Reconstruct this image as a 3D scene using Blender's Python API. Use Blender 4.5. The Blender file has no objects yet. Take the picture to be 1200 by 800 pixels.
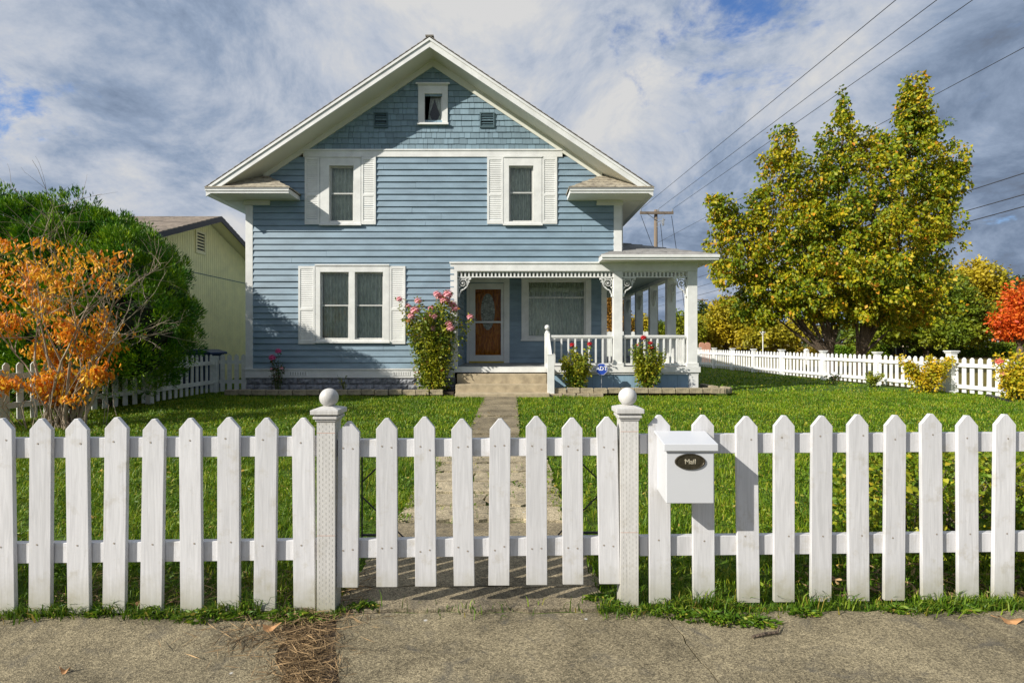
import bpy, math, random
import numpy as np
from mathutils import Vector, Matrix, noise as mnoise
random.seed(7); RNG = np.random.default_rng(7)
S = bpy.context.scene
COL = S.collection
R = math.radians
CAMH = 1.26
F = 600.0
def P(x, y, Y):
    """a photograph position seen at distance Y -> world point"""
    return Vector(((x-600)/F*Y, Y, CAMH-(y-400)/F*Y))
def gz(x, y):
    t = min(1, max(0, (y-4)/6)); return 0.06*t*t*(3-2*t)

# ------------------------------------------------------------------ materials
def mat(name, color, rough=0.6, noise=0.0, nscale=8.0, bump=0.0, bscale=40.0, stretch=(1,1,1), col2=None,
        metallic=0.0, island=0.0, trans=0.0, detail=6.0, spec=0.5, bdist=0.01):
    m = bpy.data.materials.new(name); m.use_nodes = True
    nt = m.node_tree; n = nt.nodes; l = nt.links
    b = n['Principled BSDF']; b.inputs['Roughness'].default_value = rough
    b.inputs['Metallic'].default_value = metallic
    b.inputs['Specular IOR Level'].default_value = spec
    c = (*color, 1)
    b.inputs['Base Color'].default_value = c
    tc = n.new('ShaderNodeTexCoord'); mp = n.new('ShaderNodeMapping'); mp.inputs['Scale'].default_value = stretch
    l.new(tc.outputs['Object'], mp.inputs['Vector'])
    last = None
    if noise > 0 or col2:
        nz = n.new('ShaderNodeTexNoise'); nz.inputs['Scale'].default_value = nscale; nz.inputs['Detail'].default_value = detail
        nz.inputs['Roughness'].default_value = 0.65
        l.new(mp.outputs[0], nz.inputs['Vector'])
        r = n.new('ShaderNodeValToRGB'); r.color_ramp.elements[0].position = 0.33; r.color_ramp.elements[1].position = 0.67
        if col2: a2, c2 = (*col2, 1), c
        else:
            a2 = tuple(max(0, v*(1-noise)) for v in color)+(1,); c2 = tuple(min(1, v*(1+noise*.6)) for v in color)+(1,)
        r.color_ramp.elements[0].color = a2; r.color_ramp.elements[1].color = c2
        l.new(nz.outputs['Fac'], r.inputs['Fac']); last = r.outputs['Color']
    if island > 0:
        g = n.new('ShaderNodeNewGeometry'); hs = n.new('ShaderNodeHueSaturation')
        mr = n.new('ShaderNodeMapRange'); mr.inputs['To Min'].default_value = 1-island; mr.inputs['To Max'].default_value = 1+island
        l.new(g.outputs['Random Per Island'], mr.inputs['Value']); l.new(mr.outputs[0], hs.inputs['Value'])
        if last: l.new(last, hs.inputs['Color'])
        else: hs.inputs['Color'].default_value = c
        last = hs.outputs['Color']
    if last: l.new(last, b.inputs['Base Color'])
    if bump > 0:
        nb = n.new('ShaderNodeTexNoise'); nb.inputs['Scale'].default_value = bscale; nb.inputs['Detail'].default_value = 5
        l.new(mp.outputs[0], nb.inputs['Vector'])
        bp = n.new('ShaderNodeBump'); bp.inputs['Strength'].default_value = bump; bp.inputs['Distance'].default_value = bdist
        l.new(nb.outputs['Fac'], bp.inputs['Height']); l.new(bp.outputs[0], b.inputs['Normal'])
    if trans > 0:
        out = n['Material Output']; tr = n.new('ShaderNodeBsdfTranslucent'); mx = n.new('ShaderNodeMixShader')
        mx.inputs[0].default_value = trans
        if last: l.new(last, tr.inputs['Color'])
        else: tr.inputs['Color'].default_value = c
        l.new(b.outputs[0], mx.inputs[1]); l.new(tr.outputs[0], mx.inputs[2]); l.new(mx.outputs[0], out.inputs['Surface'])
    return m

def leafmat(name, cols, clump=None, nscale=1.2, trans=0.3, rough=0.5):
    """cols: list of (pos,color) picked per leaf; clump: second ramp mixed by a large noise"""
    m = bpy.data.materials.new(name); m.use_nodes = True
    nt = m.node_tree; n = nt.nodes; l = nt.links
    b = n['Principled BSDF']; b.inputs['Roughness'].default_value = rough; b.inputs['Specular IOR Level'].default_value = 0.35
    g = n.new('ShaderNodeNewGeometry')
    def ramp(cs):
        r = n.new('ShaderNodeValToRGB'); r.color_ramp.interpolation = 'LINEAR'
        while len(r.color_ramp.elements) < len(cs): r.color_ramp.elements.new(0.5)
        for e, (p, c) in zip(r.color_ramp.elements, cs): e.position = p; e.color = (*c, 1)
        l.new(g.outputs['Random Per Island'], r.inputs['Fac']); return r
    r1 = ramp(cols); last = r1.outputs['Color']
    if clump:
        r2 = ramp(clump)
        tc = n.new('ShaderNodeTexCoord'); nz = n.new('ShaderNodeTexNoise'); nz.inputs['Scale'].default_value = nscale
        nz.inputs['Detail'].default_value = 3
        l.new(tc.outputs['Object'], nz.inputs['Vector'])
        mr = n.new('ShaderNodeMapRange'); mr.inputs['From Min'].default_value = 0.42; mr.inputs['From Max'].default_value = 0.6
        l.new(nz.outputs['Fac'], mr.inputs['Value'])
        mx = n.new('ShaderNodeMix'); mx.data_type = 'RGBA'
        l.new(mr.outputs[0], mx.inputs['Factor']); l.new(last, mx.inputs['A']); l.new(r2.outputs['Color'], mx.inputs['B'])
        last = mx.outputs['Result']
    l.new(last, b.inputs['Base Color'])
    tr = n.new('ShaderNodeBsdfTranslucent'); l.new(last, tr.inputs['Color'])
    mx2 = n.new('ShaderNodeMixShader'); mx2.inputs[0].default_value = trans
    l.new(b.outputs[0], mx2.inputs[1]); l.new(tr.outputs[0], mx2.inputs[2]); l.new(mx2.outputs[0], n['Material Output'].inputs['Surface'])
    return m

def glassmat(name, tint=(0.35,0.38,0.37), refl=0.25, ior=1.5):
    m = bpy.data.materials.new(name); m.use_nodes = True
    nt = m.node_tree; n = nt.nodes; l = nt.links
    n.remove(n['Principled BSDF'])
    t = n.new('ShaderNodeBsdfTransparent'); t.inputs[0].default_value = (*tint, 1)
    g = n.new('ShaderNodeBsdfGlossy'); g.inputs['Roughness'].default_value = 0.04
    g.inputs['Color'].default_value = (.9,.95,1,1)
    lw = n.new('ShaderNodeFresnel'); lw.inputs['IOR'].default_value = ior
    ma = n.new('ShaderNodeMath'); ma.operation = 'ADD'; ma.inputs[1].default_value = refl*0.25
    nz = n.new('ShaderNodeTexNoise'); nz.inputs['Scale'].default_value = 1.5
    tc = n.new('ShaderNodeTexCoord'); l.new(tc.outputs['Object'], nz.inputs['Vector'])
    bp = n.new('ShaderNodeBump'); bp.inputs['Strength'].default_value = 0.15; bp.inputs['Distance'].default_value = 0.05
    l.new(nz.outputs['Fac'], bp.inputs['Height']); l.new(bp.outputs[0], g.inputs['Normal'])
    l.new(lw.outputs[0], ma.inputs[0])
    mx = n.new('ShaderNodeMixShader'); l.new(ma.outputs[0], mx.inputs[0]); l.new(t.outputs[0], mx.inputs[1]); l.new(g.outputs[0], mx.inputs[2])
    l.new(mx.outputs[0], n['Material Output'].inputs['Surface'])
    return m

def wood_paint(name, color, dirt=(0.42,0.38,0.30)):
    """white painted board: faint vertical grain, scuffs, mildew near the foot (wear)"""
    m = bpy.data.materials.new(name); m.use_nodes = True
    nt = m.node_tree; n = nt.nodes; l = nt.links; b = n['Principled BSDF']; b.inputs['Roughness'].default_value = 0.5
    tc = n.new('ShaderNodeTexCoord'); oi = n.new('ShaderNodeObjectInfo')
    off = n.new('ShaderNodeVectorMath'); off.operation = 'ADD'
    sc = n.new('ShaderNodeMath'); sc.operation = 'MULTIPLY'; sc.inputs[1].default_value = 37.0
    l.new(oi.outputs['Random'], sc.inputs[0]); l.new(tc.outputs['Object'], off.inputs[0]); l.new(sc.outputs[0], off.inputs[1])
    mp = n.new('ShaderNodeMapping'); mp.inputs['Scale'].default_value = (1, 1, 0.06); l.new(off.outputs[0], mp.inputs[0])
    w = n.new('ShaderNodeTexNoise'); w.inputs['Scale'].default_value = 70; w.inputs['Detail'].default_value = 6; w.inputs['Distortion'].default_value = 1.2
    l.new(mp.outputs[0], w.inputs['Vector'])
    s = n.new('ShaderNodeTexNoise'); s.inputs['Scale'].default_value = 9; s.inputs['Detail'].default_value = 10; s.inputs['Roughness'].default_value = 0.7
    l.new(off.outputs[0], s.inputs['Vector'])
    # chips
    r = n.new('ShaderNodeValToRGB'); r.color_ramp.elements[0].position = 0.55; r.color_ramp.elements[1].position = 0.72
    r.color_ramp.elements[0].color = (0,0,0,1); r.color_ramp.elements[1].color = (.6,.6,.6,1)
    l.new(s.outputs['Fac'], r.inputs['Fac'])
    gr = n.new('ShaderNodeMapRange'); gr.inputs['From Min'].default_value = .3; gr.inputs['From Max'].default_value = .7
    gr.inputs['To Min'].default_value = .84; gr.inputs['To Max'].default_value = 1.05; l.new(w.outputs['Fac'], gr.inputs['Value'])
    pv = n.new('ShaderNodeMapRange'); pv.inputs['To Min'].default_value = .90; pv.inputs['To Max'].default_value = 1.06; l.new(oi.outputs['Random'], pv.inputs['Value'])
    pm = n.new('ShaderNodeMath'); pm.operation = 'MULTIPLY'; l.new(gr.outputs[0], pm.inputs[0]); l.new(pv.outputs[0], pm.inputs[1]); gr = pm
    hs = n.new('ShaderNodeHueSaturation'); hs.inputs['Color'].default_value = (*color,1); l.new(gr.outputs[0], hs.inputs['Value'])
    mx = n.new('ShaderNodeMix'); mx.data_type = 'RGBA'; l.new(r.outputs['Color'], mx.inputs['Factor'])
    l.new(hs.outputs['Color'], mx.inputs['A']); mx.inputs['B'].default_value = (*dirt,1)
    # splash dirt near the foot
    sep = n.new('ShaderNodeSeparateXYZ'); l.new(tc.outputs['Object'], sep.inputs[0])
    ad = n.new('ShaderNodeMath'); ad.operation = 'MULTIPLY_ADD'; ad.inputs[1].default_value = -0.25
    l.new(s.outputs['Fac'], ad.inputs[0]); l.new(sep.outputs['Z'], ad.inputs[2])
    mr = n.new('ShaderNodeMapRange'); mr.inputs['From Min'].default_value = -.12; mr.inputs['From Max'].default_value = 0.08
    mr.inputs['To Min'].default_value = .8; mr.inputs['To Max'].default_value = 0; l.new(ad.outputs[0], mr.inputs['Value'])
    mx3 = n.new('ShaderNodeMix'); mx3.data_type = 'RGBA'; l.new(mr.outputs[0], mx3.inputs['Factor'])
    l.new(mx.outputs['Result'], mx3.inputs['A']); mx3.inputs['B'].default_value = (.36,.34,.24,1)
    l.new(mx3.outputs['Result'], b.inputs['Base Color'])
    bp = n.new('ShaderNodeBump'); bp.inputs['Strength'].default_value = 0.25; bp.inputs['Distance'].default_value = 0.002
    l.new(w.outputs['Fac'], bp.inputs['Height']); l.new(bp.outputs[0], b.inputs['Normal'])
    return m

M = {}
M['white'] = mat('white_trim_paint', (0.76,0.76,0.73), 0.5, noise=0.13, nscale=3, bump=0.1, bscale=60, bdist=.002)
M['fence'] = wood_paint('white_fence_paint', (0.66,0.655,0.665))
M['post'] = wood_paint('white_post_paint', (0.62,0.605,0.58))
M['vinyl'] = mat('white_side_fence', (0.82,0.82,0.80), 0.45, noise=0.08, nscale=4)
M['oldwhite'] = mat('weathered_white_boards', (0.66,0.66,0.60), 0.7, noise=0.22, nscale=5)
M['nail'] = mat('nail_head', (0.32,0.27,0.22), 0.6)
M['soffit'] = mat('soffit_paint', (0.74,0.73,0.64), 0.6, noise=0.06, nscale=2)
M['blue'] = mat('blue_siding_paint', (0.225,0.315,0.385), 0.5, noise=0.20, nscale=1.6, bump=0.12, bscale=30, bdist=.003, stretch=(1,1,3))
M['blueskirt'] = mat('blue_skirt_boards', (0.25,0.38,0.48), 0.55, noise=0.12, nscale=3, stretch=(3,1,.5))
M['shingle_wall'] = mat('blue_wall_shingles', (0.20,0.29,0.345), 0.6, noise=0.12, nscale=5, island=0.16, bump=.3, bscale=80, stretch=(4,1,.6), bdist=.003)
M['darkblue'] = mat('vent_slats', (0.07,0.12,0.14), 0.6)
M['returnroof'] = mat('pale_weathered_shingles', (0.46,0.41,0.31), 0.9, col2=(0.20,0.17,0.13), nscale=9, bump=.5, bscale=60, bdist=.006)
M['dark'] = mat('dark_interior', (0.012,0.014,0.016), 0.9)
M['roof'] = mat('asphalt_shingles', (0.24,0.215,0.185), 0.9, noise=0.3, nscale=6, island=0.25, bump=.4, bscale=120, bdist=.004)
M['greyroof'] = mat('grey_asphalt_shingles', (0.30,0.29,0.275), 0.9, noise=0.25, nscale=6, island=0.22, bump=.4, bscale=120, bdist=.004)
M['gutter'] = mat('eave_drip_edge', (0.42,0.42,0.40), 0.5)
M['lace'] = mat('lace_curtain', (0.88,0.90,0.82), 0.9, col2=(0.52,0.55,0.48), nscale=9, stretch=(2.2,1,.8), detail=10)
M['glass'] = glassmat('window_glass', (0.90,0.93,0.89), 0.0)
M['doorglass'] = glassmat('storm_door_glass', (0.92,0.92,0.9), 0.0, 1.2)
M['sash'] = mat('grey_sash', (0.52,0.52,0.49), 0.5, noise=.08)
M['wood'] = mat('varnished_door_wood', (0.62,0.24,0.03), 0.5, col2=(0.22,0.06,0.009), nscale=9, stretch=(4,1,.5), spec=.1)
M['brass'] = mat('brass', (0.6,0.45,0.15), 0.3, metallic=.9)
M['yellow'] = mat('yellow_sill', (0.55,0.42,0.05), 0.5, noise=.2)
M['deck'] = mat('grey_porch_deck', (0.34,0.34,0.33), 0.6, noise=.15, nscale=6)
M['ceiling'] = mat('porch_ceiling', (0.32,0.37,0.37), 0.6, noise=.06)
M['stone'] = mat('split_face_block', (0.36,0.37,0.39), 0.85, col2=(0.16,0.165,0.18), nscale=11, bump=1, bscale=18, bdist=.03)
M['stepstone'] = mat('old_step_concrete', (0.50,0.41,0.27), 0.9, col2=(0.30,0.245,0.16), nscale=5, bump=.6, bscale=50, bdist=.008)
M['block'] = mat('garden_block', (0.44,0.37,0.24), 0.9, col2=(0.22,0.18,0.12), nscale=8, bump=.8, bscale=40, bdist=.01)
M['soil'] = mat('bed_soil', (0.07,0.05,0.035), 1, noise=.5, nscale=12, bump=1, bscale=40, bdist=.03)
M['cream'] = mat('yellow_green_panel_siding', (0.93,0.83,0.42), 0.7, noise=.10, nscale=3)
M['creamtrim'] = mat('cream_trim', (0.80,0.72,0.42), 0.6)
M['fasciadark'] = mat('dark_fascia', (0.035,0.035,0.042), 0.5)
M['brownroof'] = mat('brown_roof_shingles', (0.25,0.205,0.165), 0.9, noise=.3, nscale=8, island=.3, bump=.5, bscale=100, bdist=.005)
M['bark'] = mat('bark', (0.13,0.095,0.065), 0.95, noise=.5, nscale=10, bump=1, bscale=14, stretch=(3,3,.6), bdist=.03)
M['twig'] = mat('pale_twigs', (0.38,0.30,0.215), 0.9, noise=.4, nscale=8)
M['stem'] = mat('green_stems', (0.10,0.12,0.04), 0.8, noise=.3)
M['pole'] = mat('weathered_pole', (0.20,0.155,0.115), 0.95, noise=.3, nscale=5, stretch=(4,4,.4))
M['wire'] = mat('black_wire', (0.03,0.03,0.035), 0.6)
M['black'] = mat('black_metal', (0.012,0.012,0.014), 0.5)
M['grey'] = mat('galvanised', (0.35,0.36,0.38), 0.5, metallic=.3)
M['binblue'] = mat('navy_plastic', (0.010,0.035,0.115), 0.45)
M['mailwhite'] = mat('mailbox_enamel', (0.58,0.59,0.61), 0.32, noise=.02, nscale=3)
M['bronze'] = mat('dark_bronze', (0.10,0.085,0.06), 0.25, metallic=.7, noise=.3, nscale=60)
M['letter'] = mat('cast_lettering', (0.72,0.66,0.52), 0.35, metallic=.6)
M['signblue'] = mat('sign_blue', (0.02,0.07,0.42), 0.4)
M['signwhite'] = mat('sign_white', (0.85,0.85,0.88), 0.4)
M['pink'] = mat('pink_petals', (0.86,0.42,0.46), 0.6, island=.15, trans=.25)
M['magenta'] = mat('magenta_petals', (0.70,0.10,0.28), 0.6, island=.15, trans=.25)
M['peach'] = mat('peach_petals', (0.85,0.42,0.22), 0.6, island=.15, trans=.25)
M['red'] = mat('red_petals', (0.55,0.012,0.02), 0.6, island=.2, trans=.2)
M['pot'] = mat('terracotta', (0.55,0.17,0.05), 0.8, noise=.2)
M['coral'] = mat('coral_petals', (0.85,0.20,0.15), 0.6, island=.15, trans=.2)
M['dry'] = mat('dry_needles', (0.25,0.165,0.080), 0.9, island=.8)
M['dryleaf'] = mat('dry_leaf', (0.42,0.22,0.09), 0.8, noise=.35, nscale=30)
M['carwhite'] = mat('car_paint_white', (0.7,0.72,0.75), 0.25)
M['salmon'] = mat('salmon_stone', (0.55,0.28,0.19), 0.8, noise=.15)
M['beige'] = mat('beige_wall', (0.55,0.44,0.33), 0.8, noise=.1)

L = {}
L['grass'] = leafmat('grass_blades', [(0,(0.045,0.095,0.003)),(.5,(0.10,0.215,0.004)),(.88,(0.21,0.33,0.008)),(1,(0.46,0.36,0.07))],
                     [(0,(0.10,0.19,0.004)),(.6,(0.21,0.34,0.006)),(1,(0.46,0.41,0.04))], nscale=1.4, trans=.3, rough=.5)
L['weed'] = leafmat('weed_leaves', [(0,(0.045,0.11,0.006)),(.6,(0.11,0.21,0.010)),(.9,(0.24,0.32,0.025)),(1,(0.42,0.30,0.07))], trans=.3)
L['tree'] = leafmat('maple_leaves', [(0,(0.07,0.13,0.005)),(.5,(0.17,0.25,0.007)),(.90,(0.44,0.40,0.014)),(1,(0.54,0.28,0.02))],
                    [(0,(0.16,0.22,0.006)),(.5,(0.36,0.37,0.010)),(.90,(0.62,0.46,0.016)),(1,(0.64,0.24,0.02))], nscale=.7, trans=.3)
L['conifer'] = leafmat('arborvitae_sprays', [(0,(0.012,0.055,0.003)),(.6,(0.04,0.16,0.004)),(1,(0.11,0.30,0.008))],
                    [(0,(0.06,0.16,0.004)),(.6,(0.17,0.33,0.005)),(1,(0.36,0.48,0.010))], nscale=2.2, trans=.15)
L['orange'] = leafmat('orange_leaves', [(0,(0.78,0.30,0.015)),(.5,(0.90,0.47,0.025)),(1,(0.92,0.62,0.06))],
                    [(0,(0.74,0.18,0.010)),(.6,(0.84,0.30,0.015)),(1,(0.86,0.52,0.06))], nscale=2, trans=.35)
L['rose'] = leafmat('rose_leaves', [(0,(0.06,0.12,0.012)),(.6,(0.15,0.23,0.015)),(.9,(0.32,0.34,0.03)),(1,(0.36,0.12,0.02))],
                    [(0,(0.16,0.20,0.010)),(.6,(0.34,0.36,0.015)),(1,(0.52,0.44,0.03))], nscale=2, trans=.3)
L['darkrose'] = leafmat('dark_rose_leaves', [(0,(0.04,0.07,0.02)),(.7,(0.07,0.12,0.02)),(1,(0.22,0.07,0.05))], trans=.25)
L['gold'] = leafmat('yellow_shrub_leaves', [(0,(0.20,0.27,0.012)),(.5,(0.50,0.45,0.018)),(1,(0.72,0.46,0.02))],
                    [(0,(0.46,0.40,0.015)),(1,(0.80,0.50,0.02))], nscale=4, trans=.3)
L['hedge'] = leafmat('hedge_leaves', [(0,(0.07,0.17,0.008)),(1,(0.20,0.32,0.015))], [(0,(0.15,0.22,0.01)),(1,(0.34,0.35,0.02))], nscale=.35, trans=.2)
L['goldhedge'] = leafmat('golden_hedge_leaves', [(0,(0.13,0.14,0.01)),(1,(0.28,0.24,0.02))], [(0,(0.25,0.16,0.01)),(1,(0.36,0.24,0.02))], nscale=.5, trans=.2)
L['bggreen'] = leafmat('green_leaves', [(0,(0.07,0.12,0.008)),(1,(0.20,0.27,0.015))], [(0,(0.16,0.20,0.01)),(1,(0.36,0.37,0.02))], nscale=.4, trans=.25)
L['bgyellow'] = leafmat('yellow_leaves', [(0,(0.22,0.22,0.012)),(1,(0.44,0.38,0.02))], [(0,(0.38,0.29,0.012)),(1,(0.60,0.45,0.02))], nscale=.4, trans=.25)
L['bgorange'] = leafmat('orange_brown_leaves', [(0,(0.22,0.10,0.012)),(1,(0.44,0.24,0.03))], trans=.25)
L['bgred'] = leafmat('scarlet_leaves', [(0,(0.58,0.06,0.010)),(1,(0.84,0.20,0.02))], [(0,(0.70,0.10,0.01)),(1,(0.86,0.32,0.04))], nscale=.5, trans=.3)
L['bgdark'] = leafmat('dark_leaves', [(0,(0.02,0.04,0.008)),(1,(0.06,0.09,0.015))], trans=.15)
L['shrub'] = leafmat('lime_shrub_leaves', [(0,(0.06,0.15,0.008)),(.55,(0.22,0.33,0.015)),(.9,(0.48,0.46,0.03)),(1,(0.60,0.38,0.03))],
                    [(0,(0.10,0.16,0.01)),(1,(0.32,0.33,0.02))], nscale=5, trans=.3)

# ------------------------------------------------------------------ mesh helpers
class MB:
    def __init__(s): s.v=[]; s.f=[]; s.m=[]
    def quad(s, a, b, c, d, mi=0):
        i=len(s.v); s.v += [tuple(a),tuple(b),tuple(c),tuple(d)]; s.f.append((i,i+1,i+2,i+3)); s.m.append(mi)
    def poly(s, pts, mi=0):
        i=len(s.v); s.v += [tuple(p) for p in pts]; s.f.append(tuple(range(i,i+len(pts)))); s.m.append(mi)
    def box(s, x0,x1,y0,y1,z0,z1, mi=0):
        if x0>x1: x0,x1=x1,x0
        if y0>y1: y0,y1=y1,y0
        if z0>z1: z0,z1=z1,z0
        i=len(s.v)
        s.v += [(x0,y0,z0),(x1,y0,z0),(x1,y1,z0),(x0,y1,z0),(x0,y0,z1),(x1,y0,z1),(x1,y1,z1),(x0,y1,z1)]
        s.f += [(i,i+3,i+2,i+1),(i+4,i+5,i+6,i+7),(i,i+1,i+5,i+4),(i+1,i+2,i+6,i+5),(i+2,i+3,i+7,i+6),(i+3,i,i+4,i+7)]
        s.m += [mi]*6; return s
    def prism(s, pts, d, mi=0):
        """pts: 3d outline, d: extrusion vector"""
        n=len(pts); i=len(s.v); d=Vector(d)
        s.v += [tuple(p) for p in pts]+[tuple(Vector(p)+d) for p in pts]
        s.f += [tuple(range(i,i+n)), tuple(range(i+2*n-1,i+n-1,-1))]; s.m += [mi]*2
        for k in range(n):
            j=(k+1)%n; s.f.append((i+j,i+k,i+n+k,i+n+j)); s.m.append(mi)
        return s
    def beam(s, a, b, w, h, mi=0, up=(0,0,1)):
        a=Vector(a); b=Vector(b); t=(b-a).normalized(); u=Vector(up)
        sx=t.cross(u).normalized(); sz=sx.cross(t).normalized()
        pts=[a+sx*w/2+sz*h/2, a-sx*w/2+sz*h/2, a-sx*w/2-sz*h/2, a+sx*w/2-sz*h/2]
        return s.prism(pts, b-a, mi)
    def tube(s, pts, rad, n=6, mi=0, cap=True):
        pts=[Vector(p) for p in pts]
        if not hasattr(rad,'__len__'): rad=[rad]*len(pts)
        i0=len(s.v); ref=Vector((0.31,0.17,0.93))
        for k,p in enumerate(pts):
            t=(pts[min(k+1,len(pts)-1)]-pts[max(k-1,0)])
            if t.length<1e-9: t=Vector((0,0,1))
            t.normalize()
            a=t.cross(ref)
            if a.length<.05: a=t.cross(Vector((1,0,0)))
            a.normalize(); b=t.cross(a)
            for j in range(n):
                th=2*math.pi*j/n; s.v.append(tuple(p+(a*math.cos(th)+b*math.sin(th))*rad[k]))
        for k in range(len(pts)-1):
            for j in range(n):
                j2=(j+1)%n; s.f.append((i0+k*n+j,i0+k*n+j2,i0+(k+1)*n+j2,i0+(k+1)*n+j)); s.m.append(mi)
        if cap:
            s.f.append(tuple(i0+j for j in range(n-1,-1,-1))); e=i0+(len(pts)-1)*n
            s.f.append(tuple(e+j for j in range(n))); s.m += [mi,mi]
        return s
    def lathe(s, prof, c, n=20, mi=0, sx=1, sy=1):
        i0=len(s.v); c=Vector(c)
        for r,z in prof:
            for j in range(n):
                th=2*math.pi*j/n; s.v.append((c.x+r*math.cos(th)*sx,c.y+r*math.sin(th)*sy,c.z+z))
        for k in range(len(prof)-1):
            for j in range(n):
                j2=(j+1)%n; s.f.append((i0+k*n+j,i0+k*n+j2,i0+(k+1)*n+j2,i0+(k+1)*n+j)); s.m.append(mi)
        s.f.append(tuple(i0+j for j in range(n-1,-1,-1))); e=i0+(len(prof)-1)*n; s.f.append(tuple(e+j for j in range(n))); s.m+=[mi,mi]
        return s
    def ball(s, c, r, n=18, m=12, mi=0):
        prof=[(max(1e-4,r*math.sin(math.pi*k/m)), -r*math.cos(math.pi*k/m)) for k in range(m+1)]
        return s.lathe(prof, c, n, mi)
    def build(s, name, mats, parent=None, smooth=False, bevel=0, loc=None):
        me=bpy.data.meshes.new(name)
        off=Vector(loc) if loc is not None else None
        v=s.v if off is None else [tuple(Vector(p)-off) for p in s.v]
        me.from_pydata(v,[],s.f)
        if not isinstance(mats,(list,tuple)): mats=[mats]
        for m in mats: me.materials.append(m)
        if len(mats)>1: me.polygons.foreach_set('material_index', s.m)
        if smooth: me.polygons.foreach_set('use_smooth',[True]*len(me.polygons))
        me.update()
        o=bpy.data.objects.new(name, me); COL.objects.link(o)
        if off is not None: o.location=off
        if parent is not None: adopt(o,parent)
        if bevel>0:
            bm=o.modifiers.new('bevel','BEVEL'); bm.width=bevel; bm.segments=2; bm.limit_method='ANGLE'; bm.angle_limit=R(40)
        return o
WORLD={}
def wloc(o):
    p=Vector((0,0,0))
    while o is not None: p+=o.location; o=o.parent
    return p
def adopt(o,parent):
    """parent keeping the world place (nothing here is rotated)"""
    w=wloc(parent); o.parent=parent; o.location=Vector(o.location)-w
def tag(o,label=None,cat=None,group=None,kind=None):
    if label: o['label']=label
    if cat: o['category']=cat
    if group: o['group']=group
    if kind: o['kind']=kind
    return o
def empty(name,loc,label,cat,group=None):
    o=bpy.data.objects.new(name,None); o.empty_display_size=.2; COL.objects.link(o); o.location=loc
    return tag(o,label,cat,group)
def dup(root, loc, label=None, group=None, parent=None):
    r=root.copy(); COL.objects.link(r); r.location=loc
    if label: r['label']=label
    if group: r['group']=group
    for ch in root.children:
        c=ch.copy(); COL.objects.link(c); c.parent=r
        for g in ch.children:
            d=g.copy(); COL.objects.link(d); d.parent=c
    return r

def npmesh(name, V, Fc, mt, parent=None, nper=4, smooth=False):
    """V (n,3) ; Fc (m,k) faces of equal size"""
    me=bpy.data.meshes.new(name); k=Fc.shape[1]
    me.vertices.add(len(V)); me.vertices.foreach_set('co', V.astype(np.float32).ravel())
    me.loops.add(Fc.size); me.loops.foreach_set('vertex_index', Fc.astype(np.int32).ravel())
    me.polygons.add(len(Fc)); me.polygons.foreach_set('loop_start', np.arange(0,Fc.size,k,dtype=np.int32))
    me.polygons.foreach_set('loop_total', np.full(len(Fc),k,dtype=np.int32))
    if smooth: me.polygons.foreach_set('use_smooth', np.ones(len(Fc),dtype=bool))
    me.materials.append(mt); me.update(calc_edges=True); me.validate()
    o=bpy.data.objects.new(name,me); COL.objects.link(o)
    if parent is not None: adopt(o,parent)
    return o
def unit(a): return a/np.maximum(1e-9,np.linalg.norm(a,axis=1,keepdims=True))
def leaf_geo(C, T, size, width=0.55, fold=0.18, tw=None):
    """C centres, T axis directions, diamond folded leaves"""
    n=len(C); size=np.broadcast_to(np.asarray(size,dtype=float),(n,))[:,None]
    T=unit(T); A=unit(np.cross(T, unit(RNG.normal(size=(n,3)))) ); N=np.cross(T,A)
    V=np.empty((n,4,3))
    V[:,0]=C-T*size*.5; V[:,2]=C+T*size*.5
    mid=C-T*size*.05+N*size*fold
    V[:,1]=mid-A*size*width*.5; V[:,3]=mid+A*size*width*.5
    i=np.arange(n)[:,None]*4
    Fc=np.concatenate([i+np.array([[0,1,2]]), i+np.array([[0,2,3]])],0)
    return V.reshape(-1,3), Fc
def leaves(name, C, T, size, mt, parent, width=.55, fold=.18):
    V,Fc=leaf_geo(C,T,size,width,fold); return npmesh(name,V,Fc,mt,parent)
def clumps(lobes, n, shell=.55):
    """lobes (cx,cy,cz,rx,ry,rz) -> clump centres and outward dirs"""
    lobes=np.array(lobes,dtype=float); vol=(lobes[:,3]*lobes[:,4]*lobes[:,5])**(.6); pr=vol/vol.sum()
    idx=RNG.choice(len(lobes),n,p=pr); d=unit(RNG.normal(size=(n,3)))
    r=shell+(1-shell)*RNG.random((n,1))**.7
    r*=1+RNG.normal(size=(n,1))*.09
    c=lobes[idx,:3]+d*r*lobes[idx,3:6]
    return c,d
def leafball(c, d, per, rad, out=.5, down=.5):
    n=len(c)*per; cc=np.repeat(c,per,0); dd=np.repeat(d,per,0)
    off=unit(RNG.normal(size=(n,3)))*(RNG.random((n,1))**.6)*rad
    T=off/rad*.8+dd*out+RNG.normal(size=(n,3))*.5+np.array([[0,0,-down]])
    return cc+off, T
def pxlobes(lst, Y, depth=1.0, maxd=99):
    """lobes given where they show in the photo and set at their own distance"""
    out=[]
    for t in lst:
        x,y,rx,ry=t[:4]; YY=Y+(t[4] if len(t)>4 else 0)
        p=P(x,y,YY); s=YY/F
        out.append((p.x,p.y,p.z,rx*s,min(maxd,rx*s*depth),ry*s))
    return out

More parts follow.
